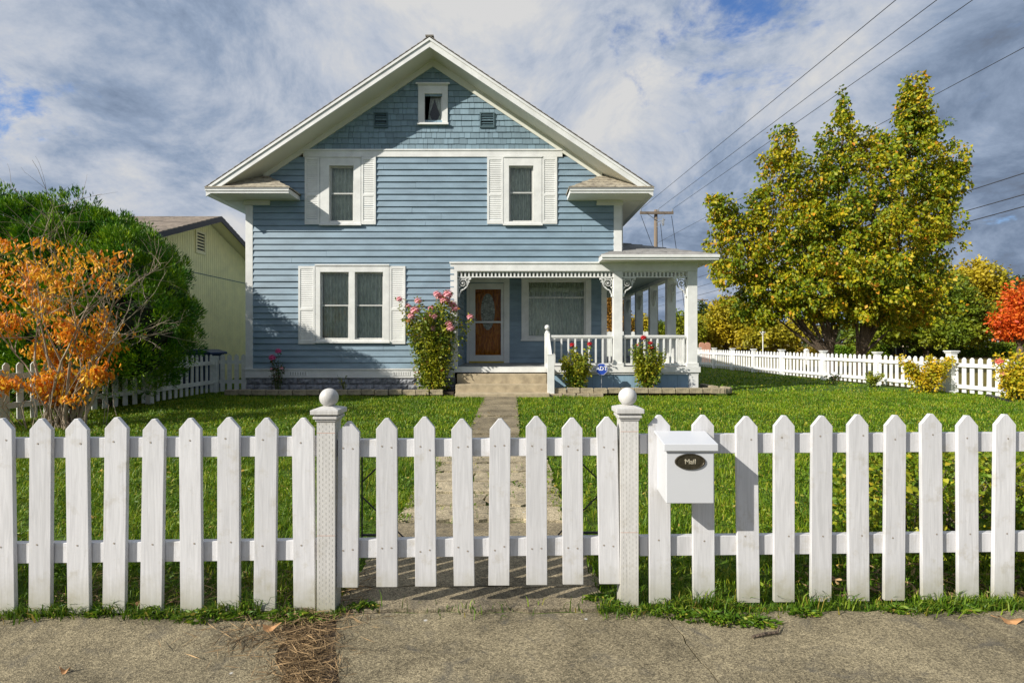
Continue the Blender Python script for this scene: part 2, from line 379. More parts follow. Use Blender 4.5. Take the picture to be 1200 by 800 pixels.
# ------------------------------------------------------------------ ground
def ground():
    xs=sorted(set(list(np.linspace(-300,-20,15))+list(np.linspace(-20,20,81))+list(np.linspace(20,300,15))))
    ys=sorted(set(list(np.linspace(-60,2.35,12))+list(np.linspace(2.35,14,60))+list(np.linspace(14,600,50))))
    V=np.array([(x,y,gz(x,y)-0.012) for y in ys for x in xs]); nx=len(xs)
    Fc=np.array([(j*nx+i,j*nx+i+1,(j+1)*nx+i+1,(j+1)*nx+i) for j in range(len(ys)-1) for i in range(nx-1)])
    m=bpy.data.materials.new('ground_soil_and_turf'); m.use_nodes=True; nt=m.node_tree; n=nt.nodes; l=nt.links; b=n['Principled BSDF']
    b.inputs['Roughness'].default_value=.95; b.inputs['Specular IOR Level'].default_value=.2
    tc=n.new('ShaderNodeTexCoord')
    a=n.new('ShaderNodeTexNoise'); a.inputs['Scale'].default_value=25; a.inputs['Detail'].default_value=10; a.inputs['Roughness'].default_value=.7
    c=n.new('ShaderNodeTexNoise'); c.inputs['Scale'].default_value=.9; c.inputs['Detail'].default_value=5
    l.new(tc.outputs['Object'],a.inputs['Vector']); l.new(tc.outputs['Object'],c.inputs['Vector'])
    r=n.new('ShaderNodeValToRGB'); e=r.color_ramp.elements; e[0].position=.32; e[0].color=(.028,.035,.010,1); e[1].position=.62; e[1].color=(.10,.19,.012,1)
    x=e.new(.48); x.color=(.06,.10,.012,1)
    r2=n.new('ShaderNodeValToRGB'); e=r2.color_ramp.elements; e[0].position=.35; e[0].color=(.06,.06,.015,1); e[1].position=.65; e[1].color=(.26,.20,.05,1)
    l.new(a.outputs['Fac'],r.inputs[0]); l.new(a.outputs['Fac'],r2.inputs[0])
    sp=n.new('ShaderNodeSeparateXYZ'); l.new(tc.outputs['Object'],sp.inputs[0])
    # drier verge outside the yard (beyond the side fence) : a real change of ground cover
    md=n.new('ShaderNodeMath'); md.operation='MULTIPLY_ADD'; md.inputs[1].default_value=.115; l.new(sp.outputs['Y'],md.inputs[0]); l.new(sp.outputs['X'],md.inputs[2])
    mr=n.new('ShaderNodeMapRange'); mr.inputs['From Min'].default_value=11.7; mr.inputs['From Max'].default_value=12.1; l.new(md.outputs[0],mr.inputs[0])
    mx=n.new('ShaderNodeMix'); mx.data_type='RGBA'; l.new(mr.outputs[0],mx.inputs['Factor']); l.new(r.outputs[0],mx.inputs['A']); l.new(r2.outputs[0],mx.inputs['B'])
    l.new(mx.outputs['Result'],b.inputs['Base Color'])
    bp=n.new('ShaderNodeBump'); bp.inputs['Strength'].default_value=.8; bp.inputs['Distance'].default_value=.03
    l.new(a.outputs['Fac'],bp.inputs['Height']); l.new(bp.outputs[0],b.inputs['Normal'])
    o=npmesh('ground',V,Fc,m,smooth=True); tag(o,kind='structure')
ground()

def concrete(name, base=(0.30,0.285,0.245), crack=True):
    m=bpy.data.materials.new(name); m.use_nodes=True; nt=m.node_tree; n=nt.nodes; l=nt.links; b=n['Principled BSDF']
    b.inputs['Roughness'].default_value=.92; b.inputs['Specular IOR Level'].default_value=.25
    tc=n.new('ShaderNodeTexCoord')
    def nz(s,d=8,r=.65,dist=0):
        q=n.new('ShaderNodeTexNoise'); q.inputs['Scale'].default_value=s; q.inputs['Detail'].default_value=d; q.inputs['Roughness'].default_value=r; q.inputs['Distortion'].default_value=dist
        l.new(tc.outputs['Object'],q.inputs['Vector']); return q
    big=nz(2.2,6,.6,.6); mid=nz(28,6,.75); fine=nz(150,3,.8)
    v=n.new('ShaderNodeTexVoronoi'); v.inputs['Scale'].default_value=190; l.new(tc.outputs['Object'],v.inputs['Vector'])
    r=n.new('ShaderNodeValToRGB'); e=r.color_ramp.elements
    e[0].position=.40; e[0].color=tuple(x*.30 for x in base)+(1,); e[1].position=.62; e[1].color=tuple(min(1,x*1.6) for x in base)+(1,)
    add=n.new('ShaderNodeMath'); add.operation='MULTIPLY_ADD'; add.inputs[1].default_value=.45
    l.new(fine.outputs['Fac'],add.inputs[0])
    m2=n.new('ShaderNodeMath'); m2.operation='MULTIPLY'; m2.inputs[1].default_value=.36; l.new(big.outputs['Fac'],m2.inputs[0])
    m3=n.new('ShaderNodeMath'); m3.operation='MULTIPLY_ADD'; m3.inputs[1].default_value=.25; l.new(mid.outputs['Fac'],m3.inputs[0]); l.new(m2.outputs[0],m3.inputs[2])
    l.new(m3.outputs[0],add.inputs[2]); l.new(add.outputs[0],r.inputs[0])
    # exposed pebbles: per-cell tone
    hs=n.new('ShaderNodeHueSaturation'); sv=n.new('ShaderNodeSeparateColor'); l.new(v.outputs['Color'],sv.inputs[0])
    mr=n.new('ShaderNodeMapRange'); mr.inputs['To Min'].default_value=.5; mr.inputs['To Max'].default_value=1.5; l.new(sv.outputs[0],mr.inputs[0])
    l.new(mr.outputs[0],hs.inputs['Value']); l.new(r.outputs[0],hs.inputs['Color'])
    last=hs.outputs[0]
    # dark stains
    st=nz(5,8,.7,1.2); rs=n.new('ShaderNodeValToRGB'); e=rs.color_ramp.elements; e[0].position=.53; e[0].color=(0,0,0,1); e[1].position=.70; e[1].color=(.7,.7,.7,1)
    l.new(st.outputs['Fac'],rs.inputs[0]); mx=n.new('ShaderNodeMix'); mx.data_type='RGBA'; l.new(rs.outputs[0],mx.inputs['Factor']); l.new(last,mx.inputs['A']); mx.inputs['B'].default_value=(.085,.08,.07,1)
    last=mx.outputs['Result']
    # pale paint drips / lime spots
    v2=n.new('ShaderNodeTexVoronoi'); v2.inputs['Scale'].default_value=4.0; v2.inputs['Randomness'].default_value=1
    l.new(tc.outputs['Object'],v2.inputs['Vector']); rv=n.new('ShaderNodeValToRGB'); e=rv.color_ramp.elements; e[0].position=.022; e[0].color=(.8,.8,.8,1); e[1].position=.04; e[1].color=(0,0,0,1)
    l.new(v2.outputs['Distance'],rv.inputs[0]); mx2=n.new('ShaderNodeMix'); mx2.data_type='RGBA'; l.new(rv.outputs[0],mx2.inputs['Factor']); l.new(last,mx2.inputs['A']); mx2.inputs['B'].default_value=(.6,.59,.56,1)
    last=mx2.outputs['Result']
    l.new(last,b.inputs['Base Color'])
    bp=n.new('ShaderNodeBump'); bp.inputs['Strength'].default_value=.85; bp.inputs['Distance'].default_value=.006
    l.new(add.outputs[0],bp.inputs['Height']); bp2=n.new('ShaderNodeBump'); bp2.inputs['Strength'].default_value=.5; bp2.inputs['Distance'].default_value=.004
    l.new(v.outputs['Distance'],bp2.inputs['Height']); l.new(bp.outputs[0],bp2.inputs['Normal']); l.new(bp2.outputs[0],b.inputs['Normal'])
    return m
M['side']=concrete('sidewalk_concrete',(0.205,0.172,0.108)); M['pathc']=concrete('path_concrete',(0.225,0.185,0.12)); M['flag']=concrete('worn_path_concrete',(0.36,0.30,0.20))
M['road']=mat('asphalt',(0.055,0.055,0.058),.9,noise=.25,nscale=20)

def slab(name, pts, top, thick, mt, jag=0.008):
    """irregular-edged slab"""
    out=[]
    for k in range(len(pts)):
        a=Vector((*pts[k],0)); b=Vector((*pts[(k+1)%len(pts)],0)); n=max(1,int((b-a).length/.06))
        for j in range(n):
            p=a.lerp(b,j/n); q=p+Vector((mnoise.noise(p*9)*jag*1.6,mnoise.noise(p*9+Vector((5,5,5)))*jag*1.6,0))
            out.append((q.x,q.y,top))
    mb=MB(); mb.prism(out[::-1],(0,0,-thick)); 
    me=mb
    return tag(me.build(name,mt),kind='structure')
# sidewalk slabs, the joints slightly skewed; gap of debris left of the gate
SW=2.385
slab('sidewalk',[(-9,-.4),(-2.42,-.4),(-2.40,1.6),(-2.30,2.37),(-9,2.37)],.004,.1,M['side'])
slab('sidewalk',[(-2.40,-.4),(-.20,-.4),(-.70,1.6),(-.88,1.95),(-1.05,2.365),(-2.285,2.365),(-2.385,1.6)],.0,.1,M['side'],.035)
slab('sidewalk',[(-.02,-.4),(1.02,-.4),(.70,2.38),(-.82,2.375),(-.70,2.05),(-.58,1.75)],.002,.1,M['side'],.012)
slab('soil_joint',[(-1.3,1.2),(-.3,1.2),(-.6,2.5),(-1.3,2.5)],-.008,.05,M['soil'],.01)
slab('sidewalk',[(1.026,-.4),(4.2,-.4),(4.2,2.42),(.706,2.385)],.001,.1,M['side'],.012)
slab('sidewalk',[(4.21,-.4),(11,-.4),(11,2.45),(4.21,2.42)],.0,.1,M['side'])
slab('road',[(-60,-12),(60,-12),(60,-1.6),(-60,-1.6)],-.10+.098,.05,M['road'])
# garden path
slab('garden_path',[(-.84,2.40),(.46,2.41),(.44,2.62),(-.84,2.62)],.006,.1,M['pathc'],.014)
slab('garden_path',[(-.84,2.635),(.46,2.635),(.40,3.55),(-.80,3.55)],.003,.1,M['pathc'],.018)
ys=[3.57,3.90,4.22,4.56,4.90,5.24,5.60]
for k in range(6):
    cuts=[-.83,-.36+.16*((k*7)%3),.39]
    for j in range(2):
        slab('paving_stone',[(cuts[j]+.014,ys[k]+.018),(cuts[j+1]-.014,ys[k]+.018),(cuts[j+1]-.014,ys[k+1]-.026),(cuts[j]+.014,ys[k+1]-.026)],gz(0,ys[k])+.012+.003*((k+j)%3),.1,M['flag'],.03)
for a,b_ in ((5.62,6.78),(6.80,8.3),(8.32,9.8),(9.82,11.1)):
    slab('garden_path',[(-.58,a),(.10,a),(.11,b_-.01),(-.60,b_-.01)],gz(0,(a+b_)/2)+.006,.1,M['pathc'],.02)

# ------------------------------------------------------------------ grass
def excluded(x,y):
    e=(x>-.82)&(x<.42)&(y<3.56)&(y>2.3)
    e|=(x>-.80+.13*vn(y,x*0,5))&(x<.36-.14*vn(y,x*0+2,6))&(y>=3.5)&(y<5.58)&(RNG.random(len(x))>.06)
    e|=(x>-.60+.10*vn(y,x*0,3))&(x<.12-.09*vn(y,x*0+2,4))&(y>=5.5)&(y<11.2)
    e|=(y>11.3)&(x>-6.4)&(x<4.9)
    e|=(y>11.0)&(x>-1.3)&(x<.9)
    return e
def vn(x,y,s):
    """cheap smooth pseudo noise"""
    return .5+.25*(np.sin(x*s*1.7+3*np.sin(y*s*.9+1.3))+np.sin(y*s*2.1+2.2*np.sin(x*s*1.3+.4)))
def blades(name, xr, yr, n, h, w, mt, density=None, zfun=True, lean=.5, label=None):
    x=RNG.uniform(*xr,n); t=RNG.random(n); y=yr[0]+(yr[1]-yr[0])*t
    keep=(np.abs(x)<y*1.12+1.2)&~excluded(x,y)
    if density is not None: keep&=RNG.random(n)<density(x,y)
    x=x[keep]; y=y[keep]; n=len(x)
    tt=np.clip((y-4)/6,0,1); z=.06*tt*tt*(3-2*tt)-.014
    cl=vn(x,y,3.1)*.55+vn(x,y,11.7)*.6-.08
    cl=cl+.35*(vn(x+3,y,23)-.5)
    H=h*np.clip(.30+1.15*cl,.15,2)*(RNG.random(n)*.8+.5); W=w*(.6+.8*RNG.random(n))
    an=RNG.uniform(0,2*np.pi,n); le=RNG.random(n)*lean+.1
    B=np.stack([x,y,z],1); A=np.stack([np.cos(an),np.sin(an),np.zeros(n)],1); la=an+RNG.uniform(.8,2.4,n)
    Ld=np.stack([np.cos(la),np.sin(la),np.zeros(n)],1); up=np.array([[0,0,1.]])
    V=np.empty((n,5,3)); Wc=W[:,None]; Hc=H[:,None]; lc=le[:,None]
    V[:,0]=B-A*Wc/2; V[:,1]=B+A*Wc/2
    midp=B+up*Hc*.55+Ld*Hc*lc*.35
    V[:,2]=midp+A*Wc*.42; V[:,3]=midp-A*Wc*.42
    V[:,4]=B+up*Hc*(1-.25*lc)+Ld*Hc*lc*1.1
    i=np.arange(n)[:,None]*5
    Fc=np.concatenate([i+np.array([[0,1,2]]),i+np.array([[0,2,3]]),i+np.array([[3,2,4]])],0)
    return V.reshape(-1,3),Fc
def join(parts):
    Vs=[];Fs=[];o=0
    for V,Fc in parts: Vs.append(V);Fs.append(Fc+o);o+=len(V)
    return np.concatenate(Vs),np.concatenate(Fs)
dry=lambda x,y: np.clip(-.15+.9*vn(x,y,1.9)+1.0*vn(x,y,7.3),.10,1)
g=join([blades('g',(-4.5,4.5),(2.46,4.2),95000,.072,.0042,None,dry,lean=.9),
        blades('g',(-6.5,6.5),(4.2,6.8),140000,.062,.006,None,dry,lean=.9),
        blades('g',(-12,11.5),(6.8,12.2),210000,.05,.010,None,None,lean=.8),
        blades('g',(-13,9.8),(12.2,27),50000,.05,.03,None,lambda x,y:((x>4.6)|(x<-6.6)).astype(float),lean=.8)])
tag(npmesh('lawn_grass',g[0],g[1],L['grass']),'green mown lawn grass between the picket fence and the blue house','grass',kind='stuff')
# broad-leaved weeds (clover, dandelion) scattered in the near lawn and along the fence foot
def weeds(xr,yr,n,rad,size,per,dens=None):
    x=RNG.uniform(*xr,n); y=RNG.uniform(*yr,n); k=(np.abs(x)<y*1.12+.6)&~excluded(x,y)
    if dens is not None: k&=RNG.random(n)<dens(x,y)
    x=x[k];y=y[k];n=len(x)
    tt=np.clip((y-4)/6,0,1); z=.06*tt*tt*(3-2*tt)
    X=np.repeat(np.stack([x,y,z],1),per,0); a=RNG.uniform(0,2*np.pi,n*per); rr=RNG.random(n*per)**.7*rad
    C=X+np.stack([np.cos(a)*rr,np.sin(a)*rr,RNG.uniform(.008,.055,n*per)],1)
    T=np.stack([np.cos(a),np.sin(a),RNG.uniform(-.1,.9,n*per)],1)
    return leaf_geo(C,T,size*(.6+.8*RNG.random(n*per)),.5,.12)
w=join([weeds((-4,4),(2.5,4.6),1500,.05,.026,8),weeds((-7,7),(4.4,8),1200,.06,.034,6)])
tag(npmesh('lawn_weeds',w[0],w[1],L['weed']),'broad leaved clover and dandelion weeds growing among the lawn grass','weeds',kind='stuff')
# grass fringe where the lawn meets the sidewalk
def fallen():
    first=None; rr=random.Random(3)
    for k in range(46):
        y=rr.uniform(2.7,9.5); x=rr.uniform(-y*.95,y*.95)
        if first is None:
            mb=MB(); n_=10; pts=[(math.cos(2*math.pi*q/n_)*.024*(1+.2*math.sin(q*2)),math.sin(2*math.pi*q/n_)*.015,.004*math.sin(q*3)) for q in range(n_)]
            for q in range(n_): mb.poly([(0,0,.002),pts[q],pts[(q+1)%n_]])
            first=mb.build('fallen_leaf',mat('yellow_fallen_leaf',(.50,.33,.05),.7,noise=.3,nscale=20),smooth=True); o=first
        else: o=first.copy(); COL.objects.link(o)
        o.location=(x,y,gz(x,y)+.045); o.rotation_euler=(rr.uniform(-.5,.5),rr.uniform(-.5,.5),rr.uniform(0,6)); s_=rr.uniform(.6,1.4); o.scale=(s_,s_,s_)
        tag(o,'small yellow fallen leaf resting on the lawn grass behind the front fence','leaf','small yellow leaves scattered over the lawn')
fallen()
def fringe():
    n=15000; x=RNG.uniform(-4.5,4.5,n); y=2.37+.012*x+RNG.normal(size=n)*.028+.018*np.sin(x*9)+.03
    inpath=(x>-.78)&(x<.40); keep=(~inpath|(RNG.random(n)<.05)); keep&=RNG.random(n)<np.clip(.25+.9*vn(x,x*.3,4.2),0,1)
    x=x[keep];y=y[keep];n=len(x)
    B=np.stack([x,y,np.full(n,-.005)],1); cl=vn(x,y*0,7)
    H=(.03+.10*cl*RNG.random(n)); W=.003+.004*RNG.random(n); an=RNG.uniform(0,2*np.pi,n)
    A=np.stack([np.cos(an),np.sin(an),0*an],1); la=RNG.uniform(0,2*np.pi,n); le=.2+RNG.random(n)*.8
    Ld=np.stack([np.cos(la),np.sin(la)-.45,0*la],1)
    V=np.empty((n,5,3)); up=np.array([[0,0,1.]]);Wc=W[:,None];Hc=H[:,None];lc=le[:,None]
    V[:,0]=B-A*Wc/2;V[:,1]=B+A*Wc/2;m=B+up*Hc*.6+Ld*Hc*lc*.3;V[:,2]=m+A*Wc*.4;V[:,3]=m-A*Wc*.4;V[:,4]=B+up*Hc*(1.05-.4*lc)+Ld*Hc*lc
    i=np.arange(n)[:,None]*5
    return V.reshape(-1,3),np.concatenate([i+np.array([[0,1,2]]),i+np.array([[0,2,3]]),i+np.array([[3,2,4]])],0)
def fweeds():
    spots=[(-1.42,2.33,.09),(-1.25,2.34,.06),(-1.05,2.34,.07),(-.96,2.31,.08),(-1.9,2.36,.05),(.75,2.36,.07),(.9,2.33,.1),(1.0,2.3,.09),(1.1,2.28,.07),(1.35,2.36,.05),(-.70,2.42,.05),(.50,2.42,.04),(2.1,2.4,.07),(1.8,2.39,.05),(-1.65,2.36,.07),(.42,2.50,.05)]
    P_=[]
    for cx,cy,r in spots:
        n=int(2600*r); a=RNG.uniform(0,2*np.pi,n); rr=r*RNG.random(n)**.6
        C=np.stack([cx+np.cos(a)*rr*1.5,cy+np.sin(a)*rr*.6,.004+RNG.random(n)*.035*(1.2-rr/r)],1)
        T=np.stack([np.cos(a),np.sin(a)-.2,RNG.uniform(-.1,.7,n)],1); P_.append(leaf_geo(C,T,.026*(.5+RNG.random(n)),.42,.12))
    return join(P_)
ff=join([fringe(),fweeds()])
tag(npmesh('fence_foot_weeds',ff[0],ff[1],L['weed']),'ragged grass and weeds spilling from the fence foot onto the sidewalk','weeds',kind='stuff')
def needles():
    P_=[]
    n=5200
    t=RNG.random(n)**.8; y=2.40-t*.75
    cx=-.96+.27*t; wdt=.17-.05*t
    x=cx+RNG.normal(size=n)*wdt*.48
    C=np.stack([x,y,-.004+RNG.random(n)**2*.034],1); a=RNG.uniform(0,np.pi,n)
    T=np.stack([np.cos(a),np.sin(a),RNG.normal(size=n)*.15],1)
    P_.append(leaf_geo(C,T,.02+.09*RNG.random(n)**2,.035,.01))
    n=500; x=-1.0+RNG.normal(size=n)*.17; y=2.22+RNG.normal(size=n)*.11; C=np.stack([x,y,.004+RNG.random(n)*.02],1); a=RNG.uniform(0,np.pi,n); T=np.stack([np.cos(a),np.sin(a),RNG.normal(size=n)*.12],1)
    P_.append(leaf_geo(C,T,.03+.10*RNG.random(n),.03,.01))
    n=900; x=RNG.uniform(-2.3,-.7,n); y=2.44+RNG.random(n)**1.5*.35
    C=np.stack([x,y,.01+RNG.random(n)*.02],1); a=RNG.uniform(0,np.pi,n); T=np.stack([np.cos(a),np.sin(a),RNG.normal(size=n)*.2],1)
    P_.append(leaf_geo(C,T,.03+.11*RNG.random(n),.035,.01))
    n=350; x=RNG.uniform(1.5,2.9,n); y=2.5+RNG.random(n)**1.5*.4
    C=np.stack([x,y,.01+RNG.random(n)*.02],1); a=RNG.uniform(0,np.pi,n); T=np.stack([np.cos(a),np.sin(a),RNG.normal(size=n)*.2],1)
    P_.append(leaf_geo(C,T,.03+.07*RNG.random(n),.2,.1))
    return join(P_)
nn=needles(); tag(npmesh('dry_debris',nn[0],nn[1],M['dry']),'brown dry needles and stalks piled in the gap between sidewalk slabs','debris',kind='stuff')

def dryleaf(name,loc,s,rot,label,mt=None):
    mb=MB(); pts=[]
    n=14
    for k in range(n):
        a=2*math.pi*k/n; r=s*(1+.18*math.sin(a*3+1)); pts.append((math.cos(a)*r*1.5,math.sin(a)*r*.75,.012*math.cos(a*2)+.008))
    for k in range(n): mb.poly([(0,0,.004),pts[k],pts[(k+1)%n]])
    mb.tube([(-s*1.5,0,.012),(-s*2.2,.01,.014)],.0015,4)
    o=mb.build(name,mt or M['dryleaf'],smooth=True); o.location=loc; o.rotation_euler=(R(6),0,rot)
    tag(o,label,'leaf'); return o
dryleaf('fallen_leaf',(2.235,2.30,.004),.030,-.25,'tan fallen leaf on the sidewalk near the right edge')
o=dryleaf('fallen_leaf',(-1.72,2.40,.03),.026,.4,'orange brown fallen leaf in the weeds at the left fence foot'); o.rotation_euler=(R(55),0,.3)
dryleaf('fallen_leaf',(-1.045,2.22,.02),.026,.2,'pale brown leaf lying on the pile of dry needles')
dryleaf('fallen_leaf',(-1.70,1.95,.004),.012,.1,'tiny yellow leaf lying alone on the left sidewalk slab')
mb=MB(); mb.tube([(1.02,2.17,.01),(1.08,2.185,.014),(1.14,2.20,.012),(1.165,2.235,.02)],[.006,.007,.006,.003],6); mb.tube([(1.08,2.185,.014),(1.09,2.215,.02)],[.003,.002],4)
tag(mb.build('twig',M['bark']),'short brown broken twig lying on the sidewalk right of the mailbox','twig')

# ------------------------------------------------------------------ front picket fence
def fy(X): return 2.435+.028*X
def fx(px):
    X=(px-600)/F*2.43
    for _ in range(4): X=(px-600)/F*fy(X)
    return X
def picket(parent, X, z0, z1, w=.102, th=.019, yo=0, nails=(.80,.32), two=False, lean=None, mt=None, point=.05):
    Y=fy(X)+yo; mb=MB(); l_=random.uniform(-.007,.007) if lean is None else lean
    w*=random.uniform(.98,1.02); z1+=random.uniform(-.006,.006)
    tip=.008
    prof=[(-w/2-l_,z0),(w/2-l_,z0),(w/2+l_,z1-point),(tip+l_,z1),(-tip+l_,z1),(-w/2+l_,z1-point)]
    mb.prism([(a,-th,b) for a,b in prof],(0,th,0))
    for nz_ in nails:
        for sx in ((-.022,.022) if two else (random.uniform(-.015,.02),)):
            zz=nz_+random.uniform(-.012,.012); c=Vector((sx,-th-.0015,zz)); i=len(mb.v)
            mb.v+=[tuple(c+Vector((math.cos(a)*.0042,0,math.sin(a)*.0042))) for a in [k*math.pi/4 for k in range(8)]]
            mb.f.append(tuple(i+k for k in range(8))); mb.m.append(1)
    o=mb.build('picket',[mt or M['fence'],M['nail']],bevel=.0018); o.location=(X,Y,0); adopt(o,parent); return o
def rail(parent, Xa, Xb, z0, z1, yo=.002, th=.034):
    mb=MB(); a=Vector((Xa,fy(Xa)+yo,0)); b=Vector((Xb,fy(Xb)+yo,0))
    mb.prism([(a.x,a.y,z0),(b.x,b.y,z0),(b.x,b.y+th,z0),(a.x,a.y+th,z0)],(0,0,z1-z0))
    o=mb.build('rail',M['fence'],bevel=.002); adopt(o,parent)
def zpx(y,X,yo=0): return CAMH-(y-400)/F*(fy(X)+yo)
fl=empty('picket_fence',(-2.6,fy(-2.6),0),'white pointed picket fence left of the gate along the sidewalk','fence')
for px in [-433,-389,-345,-301,-257,-213,-169,-125,-81,-37,7,51,94.5,138,181.5,226,270,313,357.5]: picket(fl,fx(px),.006,.905)
rail(fl,fx(-460),fx(372),.72,.812); rail(fl,fx(-460),fx(372),.232,.325)
fr=empty('picket_fence',(2.4,fy(2.4),0),'white pointed picket fence right of the gate, carrying the mailbox','fence')
for px in [772,823,874.5,917,960.5,1003.5,1046,1089,1131,1173.5,1216,1259,1302,1345,1388,1431,1474,1517,1560,1603]:
    picket(fr,fx(px),.012,.905,w=.104 if px<880 else .099)
rail(fr,fx(750),fx(1640),.722,.814); rail(fr,fx(750),fx(1640),.232,.325)
gt=empty('garden_gate',((fx(409)+fx(712))/2,fy(-.17),.1),'white picket gate hung low between the two ball topped posts','gate')
for i,px in enumerate([409.5,454.5,499,543,585.5,628.5,670.5,712]):
    picket(gt,fx(px),.112,.897+(.004 if i else -.01),w=.098,two=True,nails=(.76,.285),yo=-.004)
rail(gt,fx(396),fx(723),.715,.798,yo=0); rail(gt,fx(396),fx(723),.24,.325,yo=0)
for sx,s_ in ((fx(421),1),(fx(704),-1)):
    Y=fy(sx)+.045; mb=MB()
    mb.tube([(sx,Y,.22),(sx,Y,.80)],.004,6)
    mb.tube([(sx,Y,.585),(sx+s_*.20,Y,.78)],.0038,6); mb.tube([(sx,Y,.515),(sx+s_*.20,Y,.32)],.0038,6)
    mb.box(sx,sx+s_*.15,Y-.004,Y+.004,.326,.336)
    adopt(mb.build('steel_brace',M['black']),gt)
def gatepost(px,label):
    X=-.863 if px<600 else .554; Y=fy(X)+.004; w=.042
    e=empty('gate_post',(X,Y,0),label,'gate post')
    mb=MB(); mb.box(X-w,X+w,Y-w,Y+w,0,.893)
    for r_ in range(35):
        for c in range(5):
            zx=.04+r_*.0245+(c%2)*.012; xx=X-.030+c*.015
            mb.quad((xx-.0008,Y-w-.0008,zx),(xx+.0008,Y-w-.0008,zx),(xx+.0008,Y-w-.0008,zx+.012),(xx-.0008,Y-w-.0008,zx+.012),1)
    for zz in (.835,.36): mb.quad((X-w,Y-w-.0006,zz),(X+w,Y-w-.0006,zz),(X+w,Y-w-.0006,zz+.002),(X-w,Y-w-.0006,zz+.002),2)
    mb.build('post_shaft',[M['post'],mat('post_dashes',(.50,.49,.45),.7),mat('post_string_mark',(.62,.36,.26),.7)],e)
    mb=MB()
    for a,z0,z1 in ((.048,.889,.900),(.056,.9005,.914),(.052,.9145,.922),(.065,.9225,.944)): mb.box(X-a,X+a,Y-a,Y+a,z0,z1)
    b=.063; mb.v+=[(X-b,Y-b,.9445),(X+b,Y-b,.9445),(X+b,Y+b,.9445),(X-b,Y+b,.9445),(X-.02,Y-.02,.958),(X+.02,Y-.02,.958),(X+.02,Y+.02,.958),(X-.02,Y+.02,.958)]
    i=len(mb.v)-8; mb.f+=[(i,i+1,i+5,i+4),(i+1,i+2,i+6,i+5),(i+2,i+3,i+7,i+6),(i+3,i,i+4,i+7),(i+4,i+5,i+6,i+7)]; mb.m+=[0]*5
    mb.build('post_cap',M['post'],e,bevel=.003)
    mb=MB(); mb.ball((X,Y,.996),.0435,32,20); o=mb.build('ball_finial',M['post'],e,smooth=True)
gatepost(385,'ball topped white post left of the gate'); gatepost(736.5,'ball topped white post right of the gate, beside the mailbox')

# mailbox
def mailbox():
    Xl,Xr=.690,.905; Yb=fy(.8)-.021; Yf=Yb-.145; zb,zt=.535,.80
    e=empty('mailbox',((Xl+Xr)/2,(Yf+Yb)/2,zb),'white wall mailbox with oval plaque hung on two pickets right of the gate','mailbox')
    mb=MB(); mb.prism([(Xl,Yb,zb+.022),(Xl,Yf,zb),(Xl,Yf,zt-.005),(Xl,Yb,zt+.03)],(Xr-Xl,0,0)); mb.build('box',M['mailwhite'],e,bevel=.004)
    mb=MB(); h=.014
    mb.prism([(Xl-h,Yb,zt+.036),(Xl-h,Yf-.012,zt+.004),(Xl-h,Yf-.014,zt-.028),(Xl-h,Yf-.006,zt-.028),(Xl-h,Yf-.004,zt-.004),(Xl-h,Yb,zt+.026)],(Xr-Xl+2*h,0,0)); mb.build('lid',M['mailwhite'],e,bevel=.003)
    cx,cz=P(808.5,540.5,Yf).x,P(808.5,540.5,Yf).z; a,b=.069,.036
    mb=MB(); N=36
    def ell(s,y): return [(cx+math.cos(2*math.pi*k/N)*a*s,y,cz+math.sin(2*math.pi*k/N)*(b-(1-s)*a*.6)) for k in range(N)]
    r0,r1,r2,r3=ell(1,Yf-.001),ell(.97,Yf-.007),ell(.90,Yf-.007),ell(.86,Yf-.004)
    for A,B in ((r0,r1),(r1,r2),(r2,r3)):
        for k in range(N): mb.quad(A[k],B[k],B[(k+1)%N],A[(k+1)%N])
    mb.poly(r3[::-1] if False else r3)
    pq=mb.build('plaque',M['bronze'],e)
    t=bpy.data.curves.new('lettering','FONT'); t.body='Mail'; t.size=.031; t.align_x='CENTER'; t.align_y='CENTER'; t.extrude=.0015; t.bevel_depth=.0003
    o=bpy.data.objects.new('tmp',t); COL.objects.link(o); dg=bpy.context.evaluated_depsgraph_get(); me=bpy.data.meshes.new_from_object(o.evaluated_get(dg)); bpy.data.objects.remove(o)
    me.materials.clear(); me.materials.append(M['letter']); o=bpy.data.objects.new('lettering',me); COL.objects.link(o)
    o.location=(cx,Yf-.006,cz); o.rotation_euler=(R(90),0,0); o.parent=pq; o.location=Vector(o.location)-wloc(pq)
mailbox()
def text_mesh(body,size,mt,name='lettering',ext=.001,bold=0):
    t=bpy.data.curves.new('lettering','FONT'); t.body=body; t.size=size; t.align_x='CENTER'; t.align_y='CENTER'; t.extrude=ext; t.offset=bold
    o=bpy.data.objects.new('tmp',t); COL.objects.link(o); dg=bpy.context.evaluated_depsgraph_get(); me=bpy.data.meshes.new_from_object(o.evaluated_get(dg)); bpy.data.objects.remove(o)
    me.materials.clear(); me.materials.append(mt); o=bpy.data.objects.new(name,me); COL.objects.link(o); o.rotation_euler=(R(90),0,0); return o

